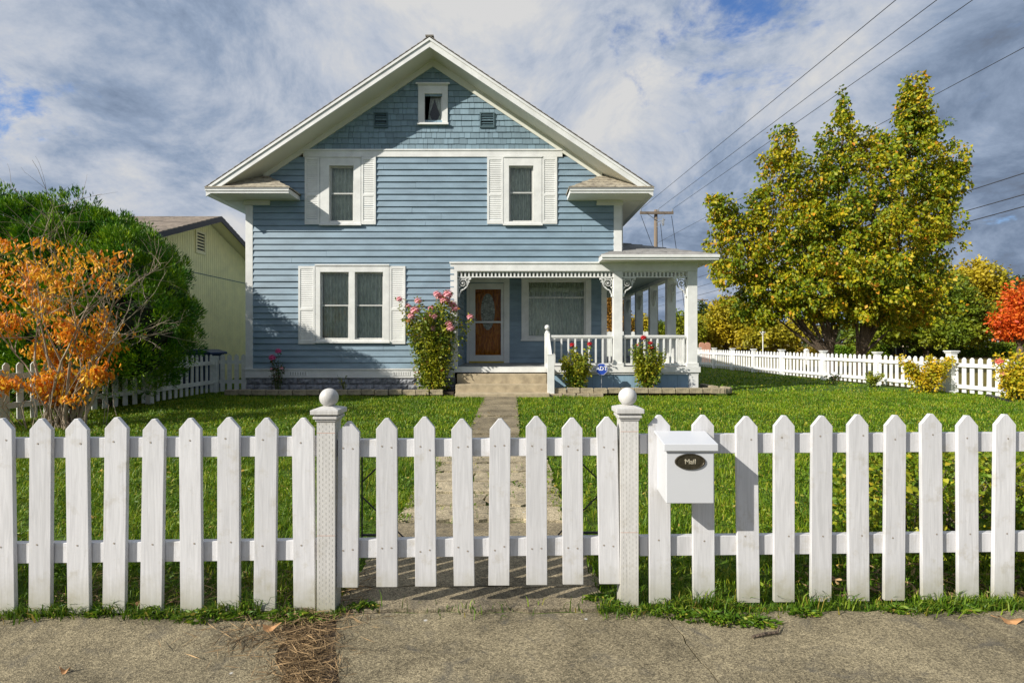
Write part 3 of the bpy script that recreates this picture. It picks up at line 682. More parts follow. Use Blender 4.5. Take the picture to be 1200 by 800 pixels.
# ------------------------------------------------------------------ HOUSE
HY=12.0; PY=14.2; BACK=21.5
def hx(x,Y=HY): return (x-600)/F*Y
def hz(y,Y=HY): return CAMH-(y-400)/F*Y
house=empty('blue_house',(-1.83,HY,gz(0,12)),'two storey blue clapboard house with white trim, shingled gable and wraparound porch','house')
def sub(iv, cuts):
    out=[iv]
    for c0,c1 in cuts:
        nw=[]
        for a,b in out:
            if c1<=a or c0>=b: nw.append((a,b)); continue
            if c0>a: nw.append((a,c0))
            if c1<b: nw.append((c1,b))
        out=nw
    return out
def clap(mb, ivf, z0, z1, pitch, Y, holes=(), axis='x', sgn=-1, seams=True):
    """lapped boards; ivf(z)->(a,b); holes (a0,a1,z0,z1). sgn: outward direction along the other axis"""
    z=z0; k=0
    while z<z1-.01:
        zt=min(z+pitch,z1); zb=z+random.uniform(-.005,.005)
        # split rows at hole edges
        cutz=sorted({z,zt,*[h[2] for h in holes if z<h[2]<zt],*[h[3] for h in holes if z<h[3]<zt]})
        for ca,cb in zip(cutz[:-1],cutz[1:]):
            zm=(ca+cb)/2; cs=[(h[0],h[1]) for h in holes if h[2]<=zm<=h[3]]
            iv0=ivf(ca+.001); iv1=ivf(cb-.001)
            if iv0[1]<=iv0[0]: continue
            segs=sub((iv0[0],iv0[1]),cs)
            for a,b in segs:
                if b-a<.004: continue
                at=iv1[0] if abs(a-iv0[0])<1e-6 else a; bt=iv1[1] if abs(b-iv0[1])<1e-6 else b
                if bt<=at: at=bt=(a+b)/2
                cut=[a,b]; 
                if seams and b-a>2.2 and random.random()<.45: cut=[a,random.uniform(a+.5,b-.5),b]
                f0=(ca-z)/pitch; f1=(cb-z)/pitch
                for q in range(len(cut)-1):
                    A,B=cut[q],cut[q+1]; AT=at if q==0 else A; BT=bt if q==len(cut)-2 else B
                    g0=.004 if q>0 else 0
                    jit=random.uniform(0,.005)
                    o0=(.034-.028*f0+jit); o1=(.034-.028*f1+jit); zz=zb if ca==z else ca
                    def pt(u,zv,o): return (u,Y+sgn*o,zv) if axis=='x' else (Y+sgn*o,u,zv)
                    mb.quad(pt(A+g0,zz,o0),pt(B,zz,o0),pt(BT,cb,o1),pt(AT+g0,cb,o1))
                    mb.quad(pt(A+g0,zz,0),pt(B,zz,0),pt(B,zz,o0),pt(A+g0,zz,o0))
        z=zt; k+=1
def wall_iv(z):
    y=400-(z-CAMH)*50
    lim=(y-79)/.667
    return (max(hx(297),hx(507.5-lim)-.02), min(hx(719),hx(507.5+lim)+.02))
# openings of the front wall (sash zones)
W_LO=[(hx(376),hx(409.5)),(hx(416.5),hx(449.5))]
openings=[(hx(375),hx(450),hz(397.5),hz(319)),          # lower double
          (hx(386.5),hx(415),hz(260),hz(195)),          # upper left
          (hx(596.5),hx(625),hz(260),hz(195)),          # upper right
          (hx(498),hx(518.5),hz(145),hz(111))]          # attic
mb=MB()
PIT=.1455
holes=openings[:3]+[(hx(532),9,-1,hz(308))]
clap(mb,wall_iv,hz(431.5),hz(184),PIT,HY,holes)
mb.build('siding',M['blue'],house)
# gable shingles
mb=MB(); z=hz(176); k=0
while z<hz(80):
    zt=z+.139; y=400-(z-CAMH)*50; lim=(y-79)/.667/50; lim1=max(0,(400-(zt-CAMH)*50-79)/.667/50); cx=hx(507.5)
    x=cx-lim-random.uniform(0,.1)
    while x<cx+lim:
        w=random.choice([.09,.12,.15,.18,.22])*random.uniform(.9,1.1); a,b=x+.003,x+w-.003; x+=w
        a0=max(a,cx-lim-.02); b0=min(b,cx+lim+.02)
        if b0-a0<.01: continue
        at=max(a0,cx-lim1-.02); bt=min(b0,cx+lim1+.02)
        if bt<=at: at=bt=min(max((a0+b0)/2,cx-lim1),cx+lim1)
        h=openings[3]
        if a0<h[1] and b0>h[0] and z<h[3] and zt>h[2]:
            if z>h[2]-.05 and zt<h[3]+.05:
                if a0<h[0]: b0=bt=h[0]
                elif b0>h[1]: a0=at=h[1]
                else: continue
                if b0-a0<.01: continue
        jz=random.uniform(-.004,.004); o=.022+random.uniform(0,.006)
        mb.quad((a0,HY-o,z+jz),(b0,HY-o,z+jz),(bt,HY-.006,zt+.004),(at,HY-.006,zt+.004))
        mb.quad((a0,HY,z+jz),(b0,HY,z+jz),(b0,HY-o,z+jz),(a0,HY-o,z+jz))
        mb.quad((a0,HY,z+jz),(a0,HY-o,z+jz),(at,HY-.006,zt),(at,HY,zt)); mb.quad((b0,HY-o,z+jz),(b0,HY,z+jz),(bt,HY,zt),(bt,HY-.006,zt))
    z=zt
mb.build('gable_shingles',M['shingle_wall'],house)
# backing (dark) behind gable & walls with holes left by strips: thin sheathing pieces
mb=MB(); mb.poly([(cx-3.0,HY+.004,hz(176)),(hx(498),HY+.004,hz(176)),(hx(498),HY+.004,hz(85)),(cx,HY+.004,hz(79))])
mb.poly([(hx(518.5),HY+.004,hz(176)),(cx+3.0,HY+.004,hz(176)),(cx,HY+.004,hz(79)),(hx(518.5),HY+.004,hz(85))])
mb.build('sheathing',M['darkblue'],house)
# side and rear walls
for nm,X,sg,y0,zlow in (('side_siding',hx(290),-1,HY,.62),('side_siding',hx(728),1,HY,3.1)):
    mb=MB(); clap(mb,lambda z:(y0+.02,BACK),zlow,4.7,PIT,X,(),axis='y',sgn=sg); mb.box(X-sg*.03-.01,X-sg*.03+.01,y0+.05,BACK,zlow,4.7); mb.build(nm,M['blue'],house)
mb=MB(); clap(mb,lambda z:(PY,BACK),.66,3.1,PIT,hx(728),(),axis='y',sgn=1); mb.box(hx(728)-.05,hx(728)-.02,PY,BACK,.6,3.1); mb.build('side_siding',M['blue'],house)
mb=MB(); XL,XR=hx(290),hx(728); RX=-1.83; mb.prism([(XL,BACK,.1),(XR,BACK,.1),(XR,BACK,4.7),(RX,BACK,7.8),(XL,BACK,4.7)],(0,.05,0)); mb.build('rear_wall',M['blue'],house)
# corner boards
def part(name,mt,*boxes,bevel=0,parent=house):
    mb=MB(); 
    for b in boxes: mb.box(*b)
    return mb.build(name,mt,parent,bevel=bevel)
part('corner_board',M['white'],(hx(288.5),hx(297),HY-.035,HY+.0,hz(432),hz(240)),(hx(288.5),hx(290)-.0,HY,HY+.16,hz(432),hz(240)),bevel=.004)
part('corner_board',M['white'],(hx(719),hx(728.5),HY-.035,HY,hz(297),hz(238)),(hx(728)+.026,hx(728.5)+.03,HY,HY+.16,hz(297),hz(238)),bevel=.004)
part('band_board',M['white'],(hx(356),hx(659),HY-.04,HY,hz(184.5),hz(176)),(hx(356),hx(659),HY-.055,HY-.0401,hz(177.5),hz(176)+.008),bevel=.003)
part('skirt_board',M['white'],(hx(288),hx(533),HY-.04,HY,hz(442.5),hz(432)),(hx(288),hx(533),HY-.06,HY-.0401,hz(433.3),hz(431.5)),bevel=.004)
for a,b in ((340,361),(461,481)):
    mb=MB(); mb.box(hx(a),hx(b),HY-.048,HY-.0401,hz(440),hz(434.8))
    for k in range(7):
        u=hx(a)+.02+k*(hx(b)-hx(a)-.04)/6.6; mb.box(u,u+.022,HY-.050,HY-.0481,hz(439.2),hz(435.6),1)
    mb.build('crawl_vent',[M['white'],M['gutter']],house)
# foundation of split-face blocks: two courses
mb=MB(); z0=-.02
for r_,(za,zb) in enumerate(((.255,.405),(.085,.248),(-.08,.078))):
    x=hx(288)+(-.2 if r_%2 else 0)
    while x<hx(534):
        a=max(x+.006,hx(288)); b=min(x+.394,hx(534)); x+=.4
        if b-a<.03: continue
        nx_,nz_=8,4; i=len(mb.v)
        for jz in range(nz_+1):
            for jx in range(nx_+1):
                u=a+(b-a)*jx/nx_; v=za+(zb-za)*jz/nz_
                e_=0 if (jx in (0,nx_) or jz in (0,nz_)) else 1
                d=.012+e_*(.018+.045*abs(mnoise.noise(Vector((u*9,v*14,r_)))))
                mb.v.append((u,HY+.02-d,v))
        for jz in range(nz_):
            for jx in range(nx_):
                q=i+jz*(nx_+1)+jx; mb.f.append((q,q+1,q+nx_+2,q+nx_+1)); mb.m.append(0)
mb.box(hx(289),hx(534),HY+.021,HY+.15,-.1,.41,1)
mb.box(hx(289),hx(289)+.1,HY+.16,BACK,-.1,.62,1)
mb.build('foundation',[M['stone'],mat('mortar',(.25,.25,.25),.9)],house)

# ---- windows
def curtain(mb_,a,b,z0,z1,Y,split=None,amp=.032,wl=.085):
    n=max(16,int((b-a)/.012)); ph=random.uniform(0,6)
    xs=[a+(b-a)*k/n for k in range(n+1)]
    fy_=[Y+amp*math.sin(x_/wl*2*math.pi+ph+1.3*math.sin(x_*9)) for x_ in xs]
    for k in range(n): mb_.quad((xs[k],fy_[k],z0),(xs[k+1],fy_[k+1],z0),(xs[k+1],fy_[k+1],z1),(xs[k],fy_[k],z1))
def window(cas, sashes, meet, Y=HY, crown=False, sash_mat=None, sill=True, flat=False, upper=None, parent=house, tie=False):
    """cas = casing outer px (x0,x1,y0,y1); sashes = [(x0,x1,y0,y1)]"""
    X=lambda v:hx(v,Y); Z=lambda v:hz(v,Y)
    x0,x1,y0,y1=cas; ox0=X(sashes[0][0]); ox1=X(sashes[-1][1]); oz0=Z(sashes[0][3]); oz1=Z(sashes[0][2])
    mb=MB(); f=Y-.05
    mb.box(X(x0),ox0,f,Y,Z(y1),Z(y0)); mb.box(ox1,X(x1),f,Y,Z(y1),Z(y0)); mb.box(ox0,ox1,f,Y,oz1,Z(y0)); mb.box(ox0,ox1,f,Y,Z(y1),oz0)
    for s0,s1 in zip(sashes[:-1],sashes[1:]): mb.box(X(s0[1]),X(s1[0]),f,Y+.1,oz0,oz1)
    # jambs
    mb.box(ox0-.02,ox0,Y,Y+.2,oz0,oz1); mb.box(ox1,ox1+.02,Y,Y+.2,oz0,oz1); mb.box(ox0-.02,ox1+.02,Y,Y+.2,oz1,oz1+.02); mb.box(ox0-.02,ox1+.02,Y,Y+.2,oz0-.02,oz0)
    if sill: mb.box(X(x0)-.02,X(x1)+.02,f-.035,f-.001,Z(y1)-.01,Z(y1)+.035)
    mb.box(X(x0)-.01,X(x1)+.01,f-.018,f-.001,Z(y0)-.018,Z(y0)+.02)
    if crown: mb.box(X(x0)-.05,X(x1)+.05,f-.05,f-.019,Z(y0),Z(y0)+.035)
    w=mb.build('window',M['white'],parent,bevel=.003)
    for s in sashes:
        a,b,z1,z0=X(s[0]),X(s[1]),Z(s[2]),Z(s[3]); mz=Z(meet) if meet else None; t=.034 if Y==HY else .04
        mb=MB()
        def fr(a,b,z0,z1,ya,yb):
            mb.box(a,a+t,ya,yb,z0,z1); mb.box(b-t,b,ya,yb,z0,z1); mb.box(a+t,b-t,ya,yb,z1-t,z1); mb.box(a+t,b-t,ya,yb,z0,z0+t)
        if mz: fr(a,b,mz-.012,z1,Y+.035,Y+.06); fr(a,b,z0,mz+.02,Y+.008,Y+.033)
        else: fr(a,b,z0,z1,Y+.008,Y+.05)
        if upper: mb.box(a+t,b-t,Y+.012,Y+.04,Z(upper)-.018,Z(upper)+.018)
        mb.build('sash',sash_mat or M['sash'],w,bevel=.002)
        mb=MB()
        if mz: mb.quad((a+t,Y+.047,mz),(b-t,Y+.047,mz),(b-t,Y+.047,z1-t),(a+t,Y+.047,z1-t)); mb.quad((a+t,Y+.02,z0+t),(b-t,Y+.02,z0+t),(b-t,Y+.02,mz),(a+t,Y+.02,mz))
        else: mb.quad((a+t,Y+.03,z0+t),(b-t,Y+.03,z0+t),(b-t,Y+.03,z1-t),(a+t,Y+.03,z1-t))
        mb.build('pane',M['glass'],w)
        mb=MB()
        if tie:
            # tied-back curtains with a dark gap
            cxm=(a+b)/2; zm=z0+(z1-z0)*.42
            for sg,e in ((1,a),(-1,b)):
                for k in range(8):
                    def u(t_,zz):
                        full=(b-a)*.52; nar=(b-a)*.18
                        w_=nar+(full-nar)*(min(1,abs(zz-zm)/(z1-zm)))**.8
                        return e+sg*w_*t_
                    N=10
                    for q in range(N):
                        za=z0+(z1-z0)*q/N; zb_=z0+(z1-z0)*(q+1)/N; ya=Y+.15+.012*(k%2); yb_=Y+.15+.012*((k+1)%2)
                        mb.quad((u(k/8,za),ya,za),(u((k+1)/8,za),yb_,za),(u((k+1)/8,zb_),yb_,zb_),(u(k/8,zb_),ya,zb_))
        else: curtain(mb,a-.02,b+.02,z0,z1,Y+.15)
        if upper:
            n_=40
            for k in range(n_):
                u0=a+(b-a)*k/n_; u1=a+(b-a)*(k+1)/n_; y0=Y+.10+.008*(k%2); y1=Y+.10+.008*((k+1)%2)
                d0=.10+.05*abs(math.sin(k*.42)); d1=.10+.05*abs(math.sin((k+1)*.42))
                mb.quad((u0,y0,z1-.17-d0),(u1,y1,z1-.17-d1),(u1,y1,z1-.20+.02),(u0,y0,z1-.20+.02))
        mb.build('curtain',M['lace'],w,smooth=False)
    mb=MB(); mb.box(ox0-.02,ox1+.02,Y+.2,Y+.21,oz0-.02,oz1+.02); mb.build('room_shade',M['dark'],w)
    return w
window((370.6,456.6,311,401.5),[(376,409.5,319,397.5),(416.5,449.5,319,397.5)],358)
window((376,423.5,184.5,264.5),[(386.5,415,195,260)],227)
window((590.5,634.8,184.5,264.5),[(596.5,625,195,260)],226)
window((490.5,525,100.8,147),[(498,518.5,111,145)],None,crown=True,sash_mat=M['white'],tie=True)
def shutter(x0,x1,y0,y1):
    a,b,zt,zb=hx(x0),hx(x1),hz(y0),hz(y1); mb=MB(); f=HY-.032; s=.05
    mb.box(a,a+s,f-.018,f,zb,zt); mb.box(b-s,b,f-.018,f,zb,zt); mb.box(a+s,b-s,f-.018,f,zt-.07,zt); mb.box(a+s,b-s,f-.018,f,zb,zb+.09)
    mm=(zt+zb)/2-.1; mb.box(a+s,b-s,f-.018,f,mm-.03,mm+.03)
    for z0,z1 in ((zb+.09,mm-.03),(mm+.03,zt-.07)):
        n=int((z1-z0)/.042)
        for k in range(n):
            q=z0+(z1-z0)*k/n; q1=z0+(z1-z0)*(k+1)/n
            mb.quad((a+s,f-.013,q),(b-s,f-.013,q),(b-s,f-.002,q1),(a+s,f-.002,q1)); mb.quad((a+s,f-.001,q),(b-s,f-.001,q),(b-s,f-.013,q),(a+s,f-.013,q))
    mb.box(a,b,f,HY-.024,zb,zt)
    mb.build('shutter',M['white'],house,bevel=.002)
for a in ((350.5,370,312,403),(457,475.5,312,403),(358,375.5,184.8,263.5),(424,441,184.8,263.5),(571,590,184.8,263),(635.3,652.7,184.8,263)): shutter(*a)
for a,b in ((438.5,454.8),(562.3,579.5)):
    mb=MB(); xa,xb,zt,zb=hx(a),hx(b),hz(132.5),hz(150.5); t=.03; f=HY-.045
    mb.box(xa,xa+t,f,HY,zb,zt); mb.box(xb-t,xb,f,HY,zb,zt); mb.box(xa+t,xb-t,f,HY,zt-t,zt); mb.box(xa+t,xb-t,f,HY,zb,zb+t)
    for k in range(5):
        q=zb+t+(zt-zb-2*t)*(k+.15)/5; mb.quad((xa+t,f+.002,q),(xb-t,f+.002,q),(xb-t,f+.03,q+.04),(xa+t,f+.03,q+.04))
    mb.box(xa+t,xb-t,HY-.012,HY-.008,zb+t,zt-t,1)
    mb.build('gable_vent',[M['darkblue'],M['dark']],house)

# ---- roof
SL=.672; FYR=11.37; EX=4.97; ZR=8.02; ZE=ZR-SL*EX
def roof_side(sg):
    # shingle courses as thin overlapping strips
    mb=MB(); n=38
    for k in range(n):
        u0=EX*(1-k/n)+.015; u1=EX*(1-(k+1)/n)-.02
        z0=ZR-SL*u0+.018; z1=ZR-SL*u1+.004
        y=FYR-.03; x0=RX+sg*u0; x1=RX+sg*max(0,u1)
        yy=y
        while yy<BACK+.5:
            w=random.uniform(.25,.4); ye=min(yy+w,BACK+.5)
            p=[(x0,yy+.003,z0),(x0,ye,z0),(x1,ye,z1),(x1,yy+.003,z1)]
            q=[(a,b,c-.016) for a,b,c in p]
            if sg>0: mb.quad(*p)
            else: mb.quad(*p[::-1])
            mb.quad(q[0],q[1],p[1],p[0]); mb.quad(p[0],p[3],q[3],q[0])
            if yy>FYR+2.5 and k>0: w=.4
            yy=ye
    mb.build('roof',M['roof'],house)
    # sloping deck/soffit slab
    mb=MB(); t=.16
    x0,x1=RX+sg*EX,RX
    mb.prism([(x0,FYR+.03,ZE-.02),(x1,FYR+.03,ZR-.02),(x1,FYR+.03,ZR-.02-t),(x0,FYR+.03,ZE-.02-t)],(0,BACK+.45-FYR-.03,0))
    mb.build('soffit',M['soffit'],house)
    # rake fascia: main board and crown strip
    mb=MB()
    mb.prism([(x0+sg*.0,FYR,ZE-.02),(x1,FYR,ZR-.02),(x1,FYR,ZR-.225),(x0,FYR,ZE-.205)],(0,.03,0))
    mb.prism([(x0,FYR-.022,ZE-.02),(x1,FYR-.022,ZR-.02),(x1,FYR-.022,ZR-.085),(x0,FYR-.022,ZE-.08)],(0,.0215,0))
    mb.build('rake_board',M['white'],house,bevel=.003)
    # frieze against the gable
    mb=MB(); cx=hx(507.5)
    def inner(u): return hz(79)-.667*u
    u1=3.95
    mb.prism([(cx,HY-.045,inner(0)),(cx+sg*u1,HY-.045,inner(u1)),(cx+sg*(u1+.02),HY-.045,inner(u1)+.21),(cx,HY-.045,inner(0)+.24)],(0,.045,0))
    mb.build('frieze_board',M['soffit'],house,bevel=.003)
    # boxed side eave
    xo=RX+sg*EX; xw=hx(290) if sg<0 else hx(728)
    mb=MB(); mb.box(xo,xw,FYR+.64,BACK,4.545,4.56); mb.box(xo-.0,xo-sg*.025,FYR+.02,BACK+.4,4.545,ZE-.02); mb.build('eave_box',M['soffit'],house)
    # eave return: box, fascia, hipped cap
    xi=hx(351.0)+.02 if sg<0 else hx(665.5)-.02
    a,b=min(xo,xi),max(xo,xi)
    mb=MB(); mb.box(a+.02,b-.02,FYR+.022,HY-.001,4.55,4.575); mb.build('return_soffit',M['soffit'],house)
    mb=MB(); mb.box(a,b,FYR-.001,FYR+.02,4.55,4.655); mb.box(a-.01,b+.01,FYR-.02,FYR-.0015,4.60,4.665)
    xx=b if sg<0 else a; mb.box(xx-.02*(1 if sg<0 else 0),xx+.02*(0 if sg<0 else 1),FYR+.021,HY-.001,4.55,4.655); mb.build('return_fascia',M['white'],house,bevel=.002)
    part('drip_edge',M['gutter'],(a-.015,b+.015,FYR-.03,FYR-.021,4.645,4.672))
    # hipped shingle cap
    xt=-5.74 if sg<0 else -5.74*-1+2*RX; zt=5.13; xe=xi+(.03 if sg<0 else -.03); yb=HY-.026
    mb=MB(); N=5
    A=Vector((xo,FYR-.03,4.668)); B=Vector((xe,FYR-.03,4.668)); Cc=Vector((xt,yb,zt)); D=Vector((xo+(-sg)*.25,yb,zt)); E=Vector((xe,yb,4.668))
    for k in range(N):
        f0=k/N; f1=(k+1)/N; l0=A.lerp(D,f0); l1=A.lerp(D,f1); r0=B.lerp(Cc,f0); r1=B.lerp(Cc,f1)
        e0=E.lerp(Cc,f0); e1=E.lerp(Cc,f1); dz=Vector((0,0,.022)); lift=Vector((0,0,.004))
        m=max(2,int((r0-l0).length/.22)); cut=sorted([random.uniform(0,1) for _ in range(m-1)]); cut=[0]+cut+[1]
        for c0,c1 in zip(cut[:-1],cut[1:]):
            dz2=dz+Vector((0,0,random.uniform(-.006,.01)))
            mb.quad(l0.lerp(r0,c0)+dz2,l0.lerp(r0,c1)+dz2,l1.lerp(r1,c1)+lift,l1.lerp(r1,c0)+lift); mb.quad(l0.lerp(r0,c0)-dz*.4,l0.lerp(r0,c1)-dz*.4,l0.lerp(r0,c1)+dz2,l0.lerp(r0,c0)+dz2)
        mb.quad(r0+dz,e0+dz,e1+lift,r1+lift); mb.quad(r0-dz*.4,e0-dz*.4,e0+dz,r0+dz)
    mb.build('return_roof',M['returnroof'],house)
    # capital under the return at the corner
    ca,cb=(hx(287),hx(317)) if sg<0 else (hx(699),hx(729.5))
    part('corner_capital',M['soffit'],(ca,cb,HY-.06,HY,hz(241),4.549),(ca-.012,cb+.012,HY-.075,HY-.0605,hz(241),hz(239)),bevel=.003)
roof_side(-1); roof_side(1)
part('ridge_cap',M['roof'],(RX-.09,RX+.09,FYR-.03,BACK+.5,ZR+.004,ZR+.03))

# ---- porch
DZ=hz(429.6); XP0=hx(528); XA0,XA1=hx(719),hx(729.3); XB0,XB1=hx(805.5),hx(817); PB=20.4
part('porch_beam',M['white'],(XP0,XB1,HY-.03,HY+.14,hz(317.8),hz(307.6)),(XP0-.02,XA0+.2,HY-.052,HY-.0305,hz(309.2),hz(307)),bevel=.003)
part('porch_beam',M['white'],(XB0+.03,XB1,HY+.145,PB,hz(317.8),hz(307.6)),bevel=.003)
part('porch_post',M['white'],(XP0,hx(536),HY-.03,HY+.11,DZ,hz(317.8)-.001),bevel=.004)
def column(x0,x1,y0,y1):
    mb=MB(); mb.box(x0,x1,y0,y1,DZ+.001,hz(317.8)-.001); mb.box(x0-.025,x1+.025,y0-.025,y1+.025,DZ+.0005,DZ+.09); mb.build('porch_column',M['white'],house,bevel=.005)
column(XA0,XA1,HY-.02,HY+.18); column(XB0,XB1,HY-.02,HY+.2)
for yy in (13.55,15.25,16.95,18.65,20.2): column(XB0,XB1,yy,yy+.2)
# deck, edge, ceiling
part('porch_deck',M['deck'],(XP0+.01,2.6,HY-.02,PY+.1,DZ-.04,DZ-.001),(2.601,XB1+.03,HY-.02,PB,DZ-.04,DZ-.001))
XS0,XS1=-1.24,.80
part('deck_edge',M['white'],(XP0,XB1+.06,HY-.06,HY-.021,hz(436)+.0,DZ+.0),(hx(645),XB1+.03,HY-.03,HY-.0,hz(438.5),hz(436)-.001),(XB1+.02,XB1+.05,HY,PB,hz(436),DZ-.002),bevel=.003)
mb=MB(); x=hx(644)
while x<XB0+.02:
    mb.box(x+.002,min(x+.5,XB0+.03)-.002,HY+.002,HY+.02,-.05,hz(436.5)); x+=.5
mb.box(XB1-.0,XB1+.018,HY+.02,PB,-.05,hz(436.5))
mb.build('porch_skirting',M['blueskirt'],house)
part('skirt_corner',M['white'],(XB0+.03,XB1+.02,HY-.025,HY+.001,-.05,hz(436.5)),bevel=.003)
part('porch_ceiling',M['ceiling'],(XP0+.01,XB0+.03,HY+.14,PY+.05,hz(313),hz(313)+.02),(2.60,XB0+.03,PY+.0505,PB,hz(313),hz(313)+.02))
# inner beam line above side columns seen from inside is the beam itself. Recess walls
mb=MB(); clap(mb,lambda z:(HY+.11,PY),DZ,hz(313),PIT,XP0+.10,(),axis='y',sgn=1,seams=False); mb.box(XP0+.02,XP0+.09,HY+.11,PY,DZ,hz(313)); mb.build('porch_siding',M['blue'],house)
doorhole=(hx(550,PY),hx(590.5,PY),DZ-.1,hz(332,PY)); winhole=(hx(618,PY),hx(686,PY),hz(395,PY),hz(329,PY))
mb=MB(); clap(mb,lambda z:(XP0+.1,hx(705,PY)),DZ,hz(313)+.05,PIT,PY,[doorhole,winhole],seams=False); mb.build('porch_siding',M['blue'],house)
part('corner_board',M['white'],(hx(704.5,PY),hx(711,PY),PY-.035,PY+.12,DZ,hz(313)),bevel=.003)
window((611,692.5,325,399),[(618,686,329,395)],None,Y=PY,upper=348.5,sash_mat=M['white'])
# door
def door():
    X=lambda v:hx(v,PY); Z=lambda v:hz(v,PY); a,b=X(550),X(590.5); z0,z1=DZ+.045,Z(332)
    mb=MB(); mb.box(X(547),a,PY-.05,PY,DZ,z1+.02); mb.box(b,X(597),PY-.05,PY,DZ,z1+.02); mb.box(X(547),X(597),PY-.05,PY,z1+.021,Z(322)); mb.box(X(546),X(598),PY-.075,PY-.0505,Z(324),Z(322)+.02)
    mb.box(a-.02,a,PY,PY+.16,DZ,z1); mb.box(b,b+.02,PY,PY+.16,DZ,z1)
    fr_=mb.build('door_frame',M['white'],house,bevel=.003)
    part('door_sill',M['yellow'],(a,b,PY-.07,PY+.1,DZ+.001,DZ+.044))
    # storm door
    mb=MB(); t=.155; f0,f1=PY-.03,PY+.005; ga,gb,gz0,gz1=X(557),X(587),Z(416),Z(339)
    mb.box(a+.005,ga,f0,f1,z0,z1-.005); mb.box(gb,b-.005,f0,f1,z0,z1-.005); mb.box(ga,gb,f0,f1,gz1,z1-.005); mb.box(ga,gb,f0,f1,z0,gz0); mb.box(ga,gb,f0-.004,f1,Z(378.4),Z(376.2))
    sd=mb.build('storm_door',M['white'],house,bevel=.004)
    mb=MB(); mb.quad((ga,PY-.012,gz0),(gb,PY-.012,gz0),(gb,PY-.012,gz1),(ga,PY-.012,gz1)); mb.build('pane',M['doorglass'],sd)
    mb=MB(); mb.box(ga-.07,ga-.035,f0-.012,f0-.001,Z(378),Z(372)); mb.tube([(ga-.052,f0-.03,Z(374.5)),(ga+.05,f0-.03,Z(374.5))],.010,8); mb.tube([(ga-.052,f0,Z(374.5)),(ga-.052,f0-.03,Z(374.5))],.008,6); mb.build('handle',M['grey'],sd)
    # wooden door behind with raised panels and oval leaded light
    Yd=PY+.09; mb=MB(); mb.box(a,b,Yd,Yd+.045,z0,z1)
    cx_=X(571.5); cz_=Z(365); ra=.205; rb=.52
    def ring(r1,r2,y1,y2,mi=0):
        N=40
        for k in range(N):
            t0=2*math.pi*k/N; t1=2*math.pi*(k+1)/N
            p=lambda t_,r,y_:(cx_+math.cos(t_)*(ra+r),y_,cz_+math.sin(t_)*(rb+r))
            mb.quad(p(t0,r1,y1),p(t0,r2,y2),p(t1,r2,y2),p(t1,r1,y1),mi)
    ring(.03,.045,Yd-.001,Yd-.016); ring(.0,.03,Yd-.018,Yd-.016); ring(-.012,.0,Yd-.006,Yd-.018)
    ring(.085,.095,Yd-.001,Yd-.010); ring(.07,.085,Yd-.001,Yd-.010)
    # lower curved panels: shield shape plus sides
    def panel(pts,h=.032):
        n=len(pts); c=Vector((sum(p[0] for p in pts)/n,0,sum(p[1] for p in pts)/n)); i=len(mb.v)
        inn=[(c.x+(p[0]-c.x)*.78,Yd-h,c.z+(p[1]-c.z)*.82) for p in pts]
        for k in range(n):
            j=(k+1)%n; mb.quad((pts[k][0],Yd-.001,pts[k][1]),inn[k],inn[j],(pts[j][0],Yd-.001,pts[j][1]))
        mb.poly(inn)
    zb=Z(414.5)
    panel([(cx_-.10,zb),(cx_+.10,zb),(cx_+.13,zb+.25),(cx_+.06,zb+.46),(cx_,zb+.50),(cx_-.06,zb+.46),(cx_-.13,zb+.25)])
    for s in (-1,1):
        panel([(cx_+s*.14,zb),(cx_+s*.32,zb),(cx_+s*.32,zb+.58),(cx_+s*.22,zb+.50),(cx_+s*.12,zb+.50),(cx_+s*.17,zb+.25)][::s])
        panel([(cx_+s*.22,zb+1.5),(cx_+s*.32,zb+1.25),(cx_+s*.32,zb+1.72),(cx_+s*.12,zb+1.72)][::s])
    wd=mb.build('wooden_door',M['wood'],house)
    m=bpy.data.materials.new('leaded_glass'); m.use_nodes=True; n=m.node_tree.nodes; l=m.node_tree.links; b_=n['Principled BSDF']; b_.inputs['Roughness'].default_value=.35
    tc=n.new('ShaderNodeTexCoord'); v=n.new('ShaderNodeTexVoronoi'); v.feature='DISTANCE_TO_EDGE'; v.inputs['Scale'].default_value=16; l.new(tc.outputs['Object'],v.inputs['Vector'])
    v2=n.new('ShaderNodeTexVoronoi'); v2.inputs['Scale'].default_value=16; l.new(tc.outputs['Object'],v2.inputs['Vector'])
    r=n.new('ShaderNodeValToRGB'); e=r.color_ramp.elements; e[0].position=.02; e[0].color=(.04,.04,.035,1); e[1].position=.06; e[1].color=(.42,.46,.38,1); l.new(v.outputs['Distance'],r.inputs[0])
    mx=n.new('ShaderNodeMix'); mx.data_type='RGBA'; mx.blend_type='MULTIPLY'; mx.inputs['Factor'].default_value=.7; l.new(r.outputs[0],mx.inputs['A'])
    sc_=n.new('ShaderNodeSeparateColor'); l.new(v2.outputs['Color'],sc_.inputs[0]); cr=n.new('ShaderNodeMapRange'); cr.inputs['To Min'].default_value=.25; l.new(sc_.outputs[0],cr.inputs[0]); l.new(cr.outputs[0],mx.inputs['B']); l.new(mx.outputs['Result'],b_.inputs['Base Color'])
    mb=MB(); N=40; mb.poly([(cx_+math.cos(2*math.pi*k/N)*(ra-.01),Yd-.007,cz_+math.sin(2*math.pi*k/N)*(rb-.01)) for k in range(N)][::-1]); mb.build('oval_light',m,wd)
    mb=MB(); mb.ball((b-.07,Yd-.05,DZ+1.0),.028,14,10); mb.tube([(b-.07,Yd,DZ+1.0),(b-.07,Yd-.04,DZ+1.0)],.012,8); mb.build('knob',M['brass'],wd,smooth=True)
door()
